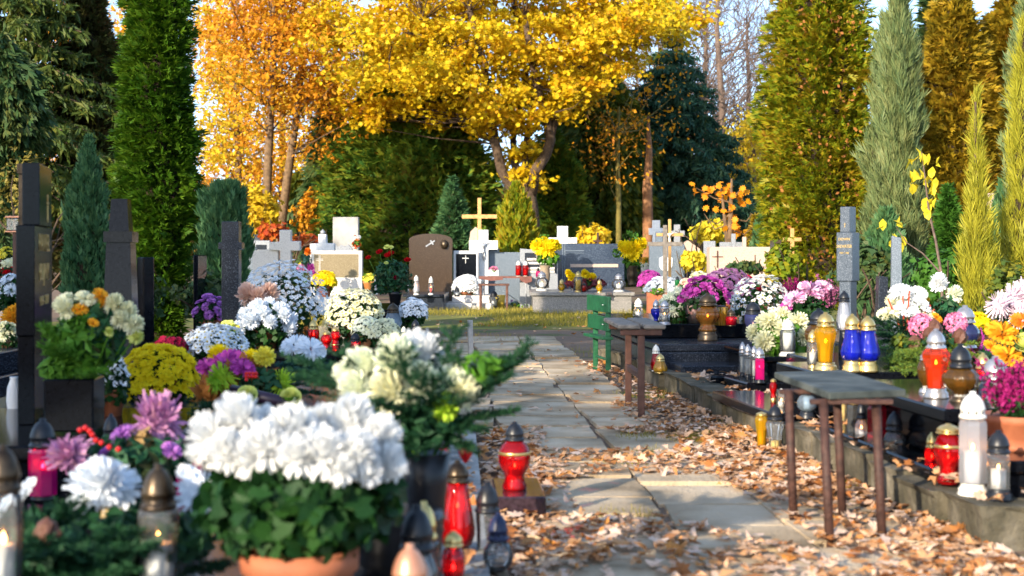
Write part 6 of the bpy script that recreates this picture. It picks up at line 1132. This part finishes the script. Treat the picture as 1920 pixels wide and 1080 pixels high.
autumn('sparse brown orange tree between maple and spruce', 1160, [([(1160, 560, 0), (1160, 380, 0), (1158, 300, 0), (1160, 200, 0)], .1, .04)], 42, OAKO, [(1150, 200, 50, 40, 6), (1190, 240, 40, 50, 5), (1140, 270, 50, 40, 5), (1210, 160, 50, 40, 6), (1165, 330, 30, 40, 4), (1250, 210, 50, 40, 5)], 36, bark=surf('mossy bark', [(.1, .09, .02), (.2, .16, .04)], .9, 10), leaf=.13, per=26, clump=.6)
solid('pine_trunk', 'tan reddish bare trunk standing before the drooping spruce', 'tree', tube(MB(), [(0, 0, 0), (.02, 0, 1.5), (.0, .05, 3), (.05, 0, 4.2), (.02, 0, 5.2)], [.19, .165, .15, .1, .03], 12), surf('pine bark', [(.16, .07, .03), (.34, .17, .08)], .9, 6, bump=.7, bscale=18), (P(1214, 0, 43)[0], 43, 0), 0, 'autumn trees', True)
autumn('golden tree filling the gaps far behind the oaks', 530, [([(530, 520, 0), (530, 300, 0), (525, 100, 0), (525, -40, 0)], .2, .06)], 62, BIRCHY, [(420, 80, 60, 70, 9), (500, 180, 90, 80, 14), (600, 120, 70, 90, 10), (560, 300, 90, 60, 14), (440, 280, 60, 60, 9), (640, 240, 40, 80, 7), (520, 0, 150, 60, 14), (470, 370, 60, 40, 8), (660, 60, 30, 60, 3)], 37, leaf=.2, clump=1.1, per=190, mat2=OAKO)
autumn('rust coloured tree far behind the upper left spruce', 130, [([(130, 520, 0), (130, 300, 0), (125, 100, 0), (125, -40, 0)], .2, .06)], 64, OAKO, [(60, 200, 60, 80, 8), (120, 60, 60, 60, 7), (110, 300, 50, 60, 7), (200, 200, 60, 100, 9), (30, 60, 50, 60, 5)], 38, leaf=.24, clump=1.0, per=70)
# bare trees
def bare(label, px, D, h, seed, twigs=1.0):
    g = np.random.default_rng(seed); X0 = (px - 960) * D / F; mb = MB(); tips = []; tr = [(0, 0, 0)]; d = np.array([0, 0, 1.])
    for k in range(8): tr.append(tuple(np.array(tr[-1]) + np.array([g.normal() * .12, g.normal() * .12, h / 8])))
    for k in range(34):
        u = .18 + .76 * g.random(); i = min(7, int(u * 8)); a = g.random() * 6.28; b = np.array(tr[i]) + (np.array(tr[i + 1]) - np.array(tr[i])) * g.random()
        limb(mb, tips, b, (math.cos(a), math.sin(a), .45), (1.25 - u) * h * .3 * (.7 + .6 * g.random()), .075 * (1.2 - u), 3, g, .6, .35, 4, 3, .16, .011)
    t = thing('bare_tree', label, 'tree', (X0, D, 0), 0, 'bare trees'); part('trunk', tube(MB(), tr, np.linspace(.25, .05, 9), 9), TWIG, t, True); part('branch', mb, TWIG, t)
bare('leafless grey tree with spreading twigs against the sky', 1368, 60, 14.5, 41); bare('thin leafless tree beside the larger bare one', 1322, 64, 13, 42)
bare('leafless tree with drooping twigs next to the golden thuja', 1412, 66, 12, 46); bare('leafless tree rising behind the drooping spruce', 1290, 70, 14, 47)
bare('leafless tree far behind the autumn oaks', 640, 66, 12, 43)
# small trees and shrubs
t = thing('maple_sapling', 'small pruned maple with orange leaves behind the pink headstone', 'tree', (P(1368, 0, 28)[0], 28, 0), 0, 'saplings'); o = np.array([P(1368, 0, 28)[0], 28, 0]); q = lambda x, y, dd=0: np.array(P(x, y, 28 + dd)) - o
part('trunk', tube(MB(), [(0, 0, 0), q(1368, 465), q(1370, 400), q(1372, 335)], [.075, .07, .05, .02], 8), TANBARK, t, True)
mb = MB(); tube(mb, [q(1366, 480), q(1360, 420), q(1352, 350)], [.05, .04, .02], 7)
for a, b, c in ((q(1371, 380), q(1340, 372), q(1305, 352)), (q(1371, 410), q(1400, 415), q(1410, 400)), (q(1370, 400), q(1345, 420), q(1325, 412)), (q(1371, 375), q(1385, 360), q(1392, 348)), (q(1370, 430), q(1395, 440), q(1412, 425)), (q(1369, 420), q(1340, 430), q(1320, 400))): tube(mb, [a, b, c], [.02, .014, .006], 5)
part('branch', mb, TANBARK, t); lf = MB()
for x, y, n in ((1305, 352, 5), (1315, 365, 4), (1335, 352, 7), (1350, 350, 9), (1365, 365, 9), (1390, 355, 5), (1388, 372, 6), (1345, 375, 6), (1360, 390, 6), (1378, 420, 9), (1385, 432, 8), (1372, 400, 5), (1395, 385, 4), (1340, 395, 4)):
    p = q(x, y) + g.normal(size=(n, 3)) * [.09, .1, .07]; p = p[: max(2, int(n * .62))]; n = len(p); leaves(lf, p, np.array([0, -.8, .5]) + g.normal(size=(n, 3)) * .4, .155, MAPLE, .3, np.tile([0, 0, -1.], (n, 1)))
part('crown', lf, MAPLEO, t)
t = thing('yellow_sapling', 'thin sapling with a few hanging pale yellow leaves', 'tree', (P(1768, 0, 12.5)[0], 12.5, 0), 0, 'saplings'); o = np.array([P(1768, 0, 12.5)[0], 12.5, 0]); q = lambda x, y, dd=0: np.array(P(x, y, 12.5 + dd)) - o; mb = MB()
tube(mb, [(0, 0, 0), q(1766, 520), q(1754, 450), q(1742, 400), q(1734, 330), q(1728, 285)], [.014, .013, .011, .009, .006, .004], 6)
tube(mb, [q(1764, 512), q(1730, 475), q(1700, 455), q(1680, 425)], [.009, .007, .005, .003], 5)
part('trunk', mb, TWIG, t); lf = MB()
for x, y, n in ((1712, 300, 3), (1735, 290, 3), (1748, 305, 2), (1725, 325, 4), (1742, 330, 3), (1712, 348, 2), (1752, 350, 2), (1745, 385, 4), (1735, 388, 2), (1660, 425, 2), (1675, 448, 3), (1688, 452, 2), (1682, 415, 2), (1740, 365, 2)):
    p = q(x, y) + g.normal(size=(n, 3)) * .025; leaves(lf, p, np.array([.5, -.7, .1]) + g.normal(size=(n, 3)) * .6, .11, OVAL * [1.5, 1], .5, np.tile([0, 0, -1.], (n, 1)), True)
part('crown', lf, SUMACY, t)
SB = shrub
SB('red leaved shrub between birch trunks and pale cross', 512, 437, 31, 30, 20, REDLEAF, 200, .12); SB('dark red shrub behind the stepped white stone', 575, 453, 32, 34, 14, REDLEAF, 170, .12)
SB('yellow leaved shrub under the autumn trees', 470, 400, 38, 60, 55, BIRCHY, 1100, .17); SB('yellow shrub beside the shield stone', 1300, 492, 25.5, 26, 22, SUMACY, 240, .14)
SB('yellow green climbing shrub beside the orange sapling', 1328, 438, 29, 32, 26, SUMACY, 150, .15); SB('yellow leaved shrub behind the dark blue headstone', 1112, 445, 36, 34, 20, BIRCHY, 320, .15)
SB('orange brown shrub under the dark conifer', 600, 405, 42, 50, 50, OAKO, 620, .16); SB('tangled shrub with a few yellow leaves at the left edge', 48, 370, 19, 60, 90, fol('sparse olive leaf', (.08, .08, .015), (.25, .2, .03), (.05, .05, .02)), 420, .08, OVAL)
SB('dark leafy shrub behind the black monument at the edge', 30, 440, 22, 70, 50, MUMLEAF, 700, .1); SB('dark green shrub between pillar and silver juniper', 1625, 520, 16, 60, 60, DARKCON, 900, .1)
SB('dark green shrub behind the white shaggy mums', 1770, 520, 15.5, 60, 50, JUNIG, 800, .08); SB('green yellow shrub behind the crimson heather', 1470, 500, 18, 40, 40, THUJAY, 500, .09)
SB('dark green groundcover shrub behind obelisk', 210, 560, 13, 90, 60, DARKCON, 700, .08); SB('low dark shrub behind the violet chrysanthemum', 390, 560, 14, 60, 46, DARKCON, 500, .08)
SB('dark evergreen shrub at the right end behind the polished slabs', 1900, 560, 12, 60, 60, YEWM, 600, .07); SB('low evergreen shrub before the long pink headstone', 1395, 505, 21, 36, 14, DARKCON, 300, .08)
SB('orange shrub beneath the golden thuja', 1425, 470, 40, 40, 50, OAKO, 500, .16)
# far wood that closes the horizon
n = 26000; a = g.random(n) * 2 - 1; p = np.stack([a * 62, 78 + g.random(n) * 10, np.zeros(n)], -1); hh = 5.5 + 2.5 * sn(p * [1, 0, 0], .07, 4) + 1.2 * sn(p * [1, 0, 0], .3, 5); p[:, 2] = g.random(n) ** .8 * hh
mb = MB(); leaves(mb, p, g.normal(size=(n, 3)) + [0, -.6, .3], .75 * (.6 + .8 * g.random(n)), STAR, .3)
setting('far_woods', mb, surf('far wood leaves', [(.02, .035, .012), (.05, .06, .015), (.3, .17, .02), (.4, .17, .02)], .8, .12, island=.35, trans=.3), 'stuff')
# unseen conifers added left of and behind the camera to shade the foreground
SHD = ['farthest behind the lens', 'eighth behind the lens', 'seventh behind the lens', 'sixth behind the lens', 'fifth behind the lens', 'fourth behind the lens', 'third behind the lens', 'second behind the lens', 'just behind the lens', 'level with the lens']
for k in range(10):
    w = 620 + 60 * math.sin(k * 2.3)
    if k == 2: continue
    E('tall dark thuja of an unseen row added to shade the foreground, ' + SHD[k], 960, 0, 10, [(0, w * .75 / 2.67), (.3, w / 2.67), (.7, w * .9 / 2.67), (.88, w * .5 / 2.67), (1, 10)], THUJAD, 350 if k in (1, 4) else 520 if k <= 5 else 850, .5, X=-14.2 + .9 * math.sin(k * 1.7), Y=-21.5 + 2.35 * k, ztop=10.2 + .8 * math.sin(k * 3.1), lump=.24, core=False, group='shading thujas in a distant row')

# ================================================================== GRASS AND FALLEN LEAVES
n = 16000; x = -4 + 8.5 * g.random(n); y = 20.2 + 6 * g.random(n) ** 1.2; p = np.stack([x, y, np.full(n, .008)], -1)
p = p[sn(p, .25, 12) > -.45]; n = len(p); mb = MB(); d = nrm(np.stack([g.normal(size=n) * .45, g.normal(size=n) * .45, np.ones(n)], -1)); L_ = .05 + .06 * g.random(n); s_ = nrm(np.cross(d, g.normal(size=(n, 3)))) * .004
mb.add(np.stack([p - s_, p + s_, p + d * L_[:, None] + s_ * .3, p + d * L_[:, None] - s_ * .3], 1).reshape(-1, 3), np.arange(n * 4).reshape(n, 4))
tu = []
for cx, cy, r, m in ((1.05, 7.9, .22, 500), (.75, 8.0, .18, 240), (.7, 7.3, .2, 220), (1.2, 8.5, .14, 200), (-.3, 13, .5, 500), (.55, 7.0, .15, 100), (1.5, 6.2, .1, 100), (-.15, 5.5, .1, 60), (.9, 15, .6, 300), (-.5, 17.5, .8, 500), (1.0, 10.5, .25, 200), (.45, 5.6, .12, 90)):
    a = g.random(m) * 6.28; rr = r * np.sqrt(g.random(m)); tu.append(np.stack([cx + rr * np.cos(a), cy + rr * np.sin(a) * 1.2, np.full(m, .004)], -1))
p = np.concatenate(tu); n = len(p); d = nrm(np.stack([g.normal(size=n) * .5, g.normal(size=n) * .5, np.ones(n)], -1)); L_ = .02 + .035 * g.random(n); s_ = nrm(np.cross(d, g.normal(size=(n, 3)))) * .0022
mb.add(np.stack([p - s_, p + s_, p + d * L_[:, None] + s_ * .3, p + d * L_[:, None] - s_ * .3], 1).reshape(-1, 3), np.arange(n * 4).reshape(n, 4))
setting('grass', mb, GRASSM, 'stuff')
def litter(n, xf, y0, y1, zf, power=1.0, size=(.026, .084), lay=.01, keep=None):
    y = y0 + (y1 - y0) * g.random(n) ** power; x = xf(y, g.random(n)); p = np.stack([x, y, zf(x, y)], -1)
    if keep is not None: p = p[keep(p)]
    n = len(p); p[:, 2] += .006 + lay * g.random(n) ** 1.5; sz = size[0] + (size[1] - size[0]) * g.random(n) ** 1.5
    nn = np.array([0, 0, 1.]) + g.normal(size=(n, 3)) * np.where(g.random(n) < .13, .45, .09)[:, None]
    p[:, 2] += sz * .12
    h = n // 2; leaves(LT, p[:h], nn[:h], sz[:h], MAPLE, .26, fan=True); leaves(LT, p[h:], nn[h:], sz[h:], OAK * [1.15, 1], .36, fan=True)
LT = MB(); z0 = lambda x, y: np.full_like(x, .012)
pth = lambda p: (sn(p, .55, 77) > np.where((p[:, 0] > seam(p[:, 1]) - .45) & (p[:, 0] < seam(p[:, 1]) + .45), np.where(p[:, 1] < 7.4, -.8, .15), -1.2)) & (sn(p, 1.4, 78) > np.where(p[:, 1] < 7.6, -.75, -.5))
litter(5800, lambda y, u: -.2 + u * (kx(y) + .22), 3.0, 8.4, lambda x, y: np.full_like(x, .02), 1.0, keep=pth)
litter(1900, lambda y, u: kx(y) - .55 * u ** 1.3 - .01, 4.2, 9.8, z0, 1.0, lay=.03)
litter(520, lambda y, u: lk(y) + .04 + .35 * u, 4.4, 8.4, z0, 1.0, lay=.03)
litter(170, lambda y, u: -.4 + u * 1.7, 8.2, 15, lambda x, y: np.full_like(x, .022), 1.4)
litter(420, lambda y, u: kx(y) - .3 * u ** 1.4, 9, 13.5, z0)
litter(260, lambda y, u: -2.2 + u * 4.6, 15, 24, z0)
litter(150, lambda y, u: kx(y) + .06 + .22 * u ** 2, 5.0, 7.6, lambda x, y: np.full_like(x, .155), 1.0, (.04, .1), .03)
litter(160, lambda y, u: kx(y) + .1 + .6 * u, 8.6, 10.8, lambda x, y: np.full_like(x, .145), 1.0, (.04, .09), .02)
litter(40, lambda y, u: lk(y) - .13 + .1 * u, 4, 8, lambda x, y: np.full_like(x, .075), 1.0, (.04, .09))
setting('fallen_leaves', LT, LITTER, 'stuff')

# ================================================================== LIGHT, SKY, CAMERA
EL, SD = math.radians(18), nrm(np.array([[-.56, -.83, 0]]))[0]
sv = Vector((SD[0] * math.cos(EL), SD[1] * math.cos(EL), math.sin(EL)))
w = bpy.data.worlds.new('World'); sc.world = w; w.use_nodes = True; nt = w.node_tree; nt.nodes.clear()
sk = nt.nodes.new('ShaderNodeTexSky'); sk.sky_type = 'NISHITA'; sk.sun_disc = False; sk.sun_elevation = EL; sk.sun_rotation = math.atan2(SD[0], SD[1]); sk.air_density = 1.0; sk.dust_density = 1.0; sk.ozone_density = 1.2
bg = nt.nodes.new('ShaderNodeBackground'); bg.inputs['Strength'].default_value = .15; out = nt.nodes.new('ShaderNodeOutputWorld')
tcw = nt.nodes.new('ShaderNodeTexCoord'); vm = nt.nodes.new('ShaderNodeVectorMath'); vm.operation = 'ADD'; vm.inputs[1].default_value = (0, 0, .16); nt.links.new(tcw.outputs['Generated'], vm.inputs[0])
vn = nt.nodes.new('ShaderNodeVectorMath'); vn.operation = 'NORMALIZE'; nt.links.new(vm.outputs[0], vn.inputs[0]); nt.links.new(vn.outputs[0], sk.inputs['Vector'])
nt.links.new(sk.outputs[0], bg.inputs['Color']); nt.links.new(bg.outputs[0], out.inputs['Surface'])
su = bpy.data.lights.new('Sun', 'SUN'); su.energy = 2.9; su.angle = math.radians(.6); su.color = (1, .86, .66); so = bpy.data.objects.new('Sun', su); COL.objects.link(so); so.rotation_euler = sv.to_track_quat('Z', 'Y').to_euler()
ca = bpy.data.cameras.new('Camera'); co = bpy.data.objects.new('Camera', ca); COL.objects.link(co); co.location = (0, 0, CH); co.rotation_euler = (PI / 2, 0, 0)
ca.sensor_width = 36; ca.lens = 36 * F / 1920; ca.shift_y = -(540 - HZ) / 1920; ca.clip_end = 2000; ca.clip_start = .05
ca.dof.use_dof = True; ca.dof.focus_distance = 14; ca.dof.aperture_fstop = 3.3; ca.dof.aperture_blades = 0
sc.camera = co
v = sc.view_settings; v.view_transform = 'Standard'; v.look = 'None'; v.gamma = 1; v.use_curve_mapping = False; v.exposure = 1.72
c = sc.cycles; c.max_bounces = 7; c.diffuse_bounces = 3; c.glossy_bounces = 3; c.transmission_bounces = 4; c.transparent_max_bounces = 14; c.use_denoising = True; c.caustics_reflective = False; c.caustics_refractive = False; c.sample_clamp_indirect = 6
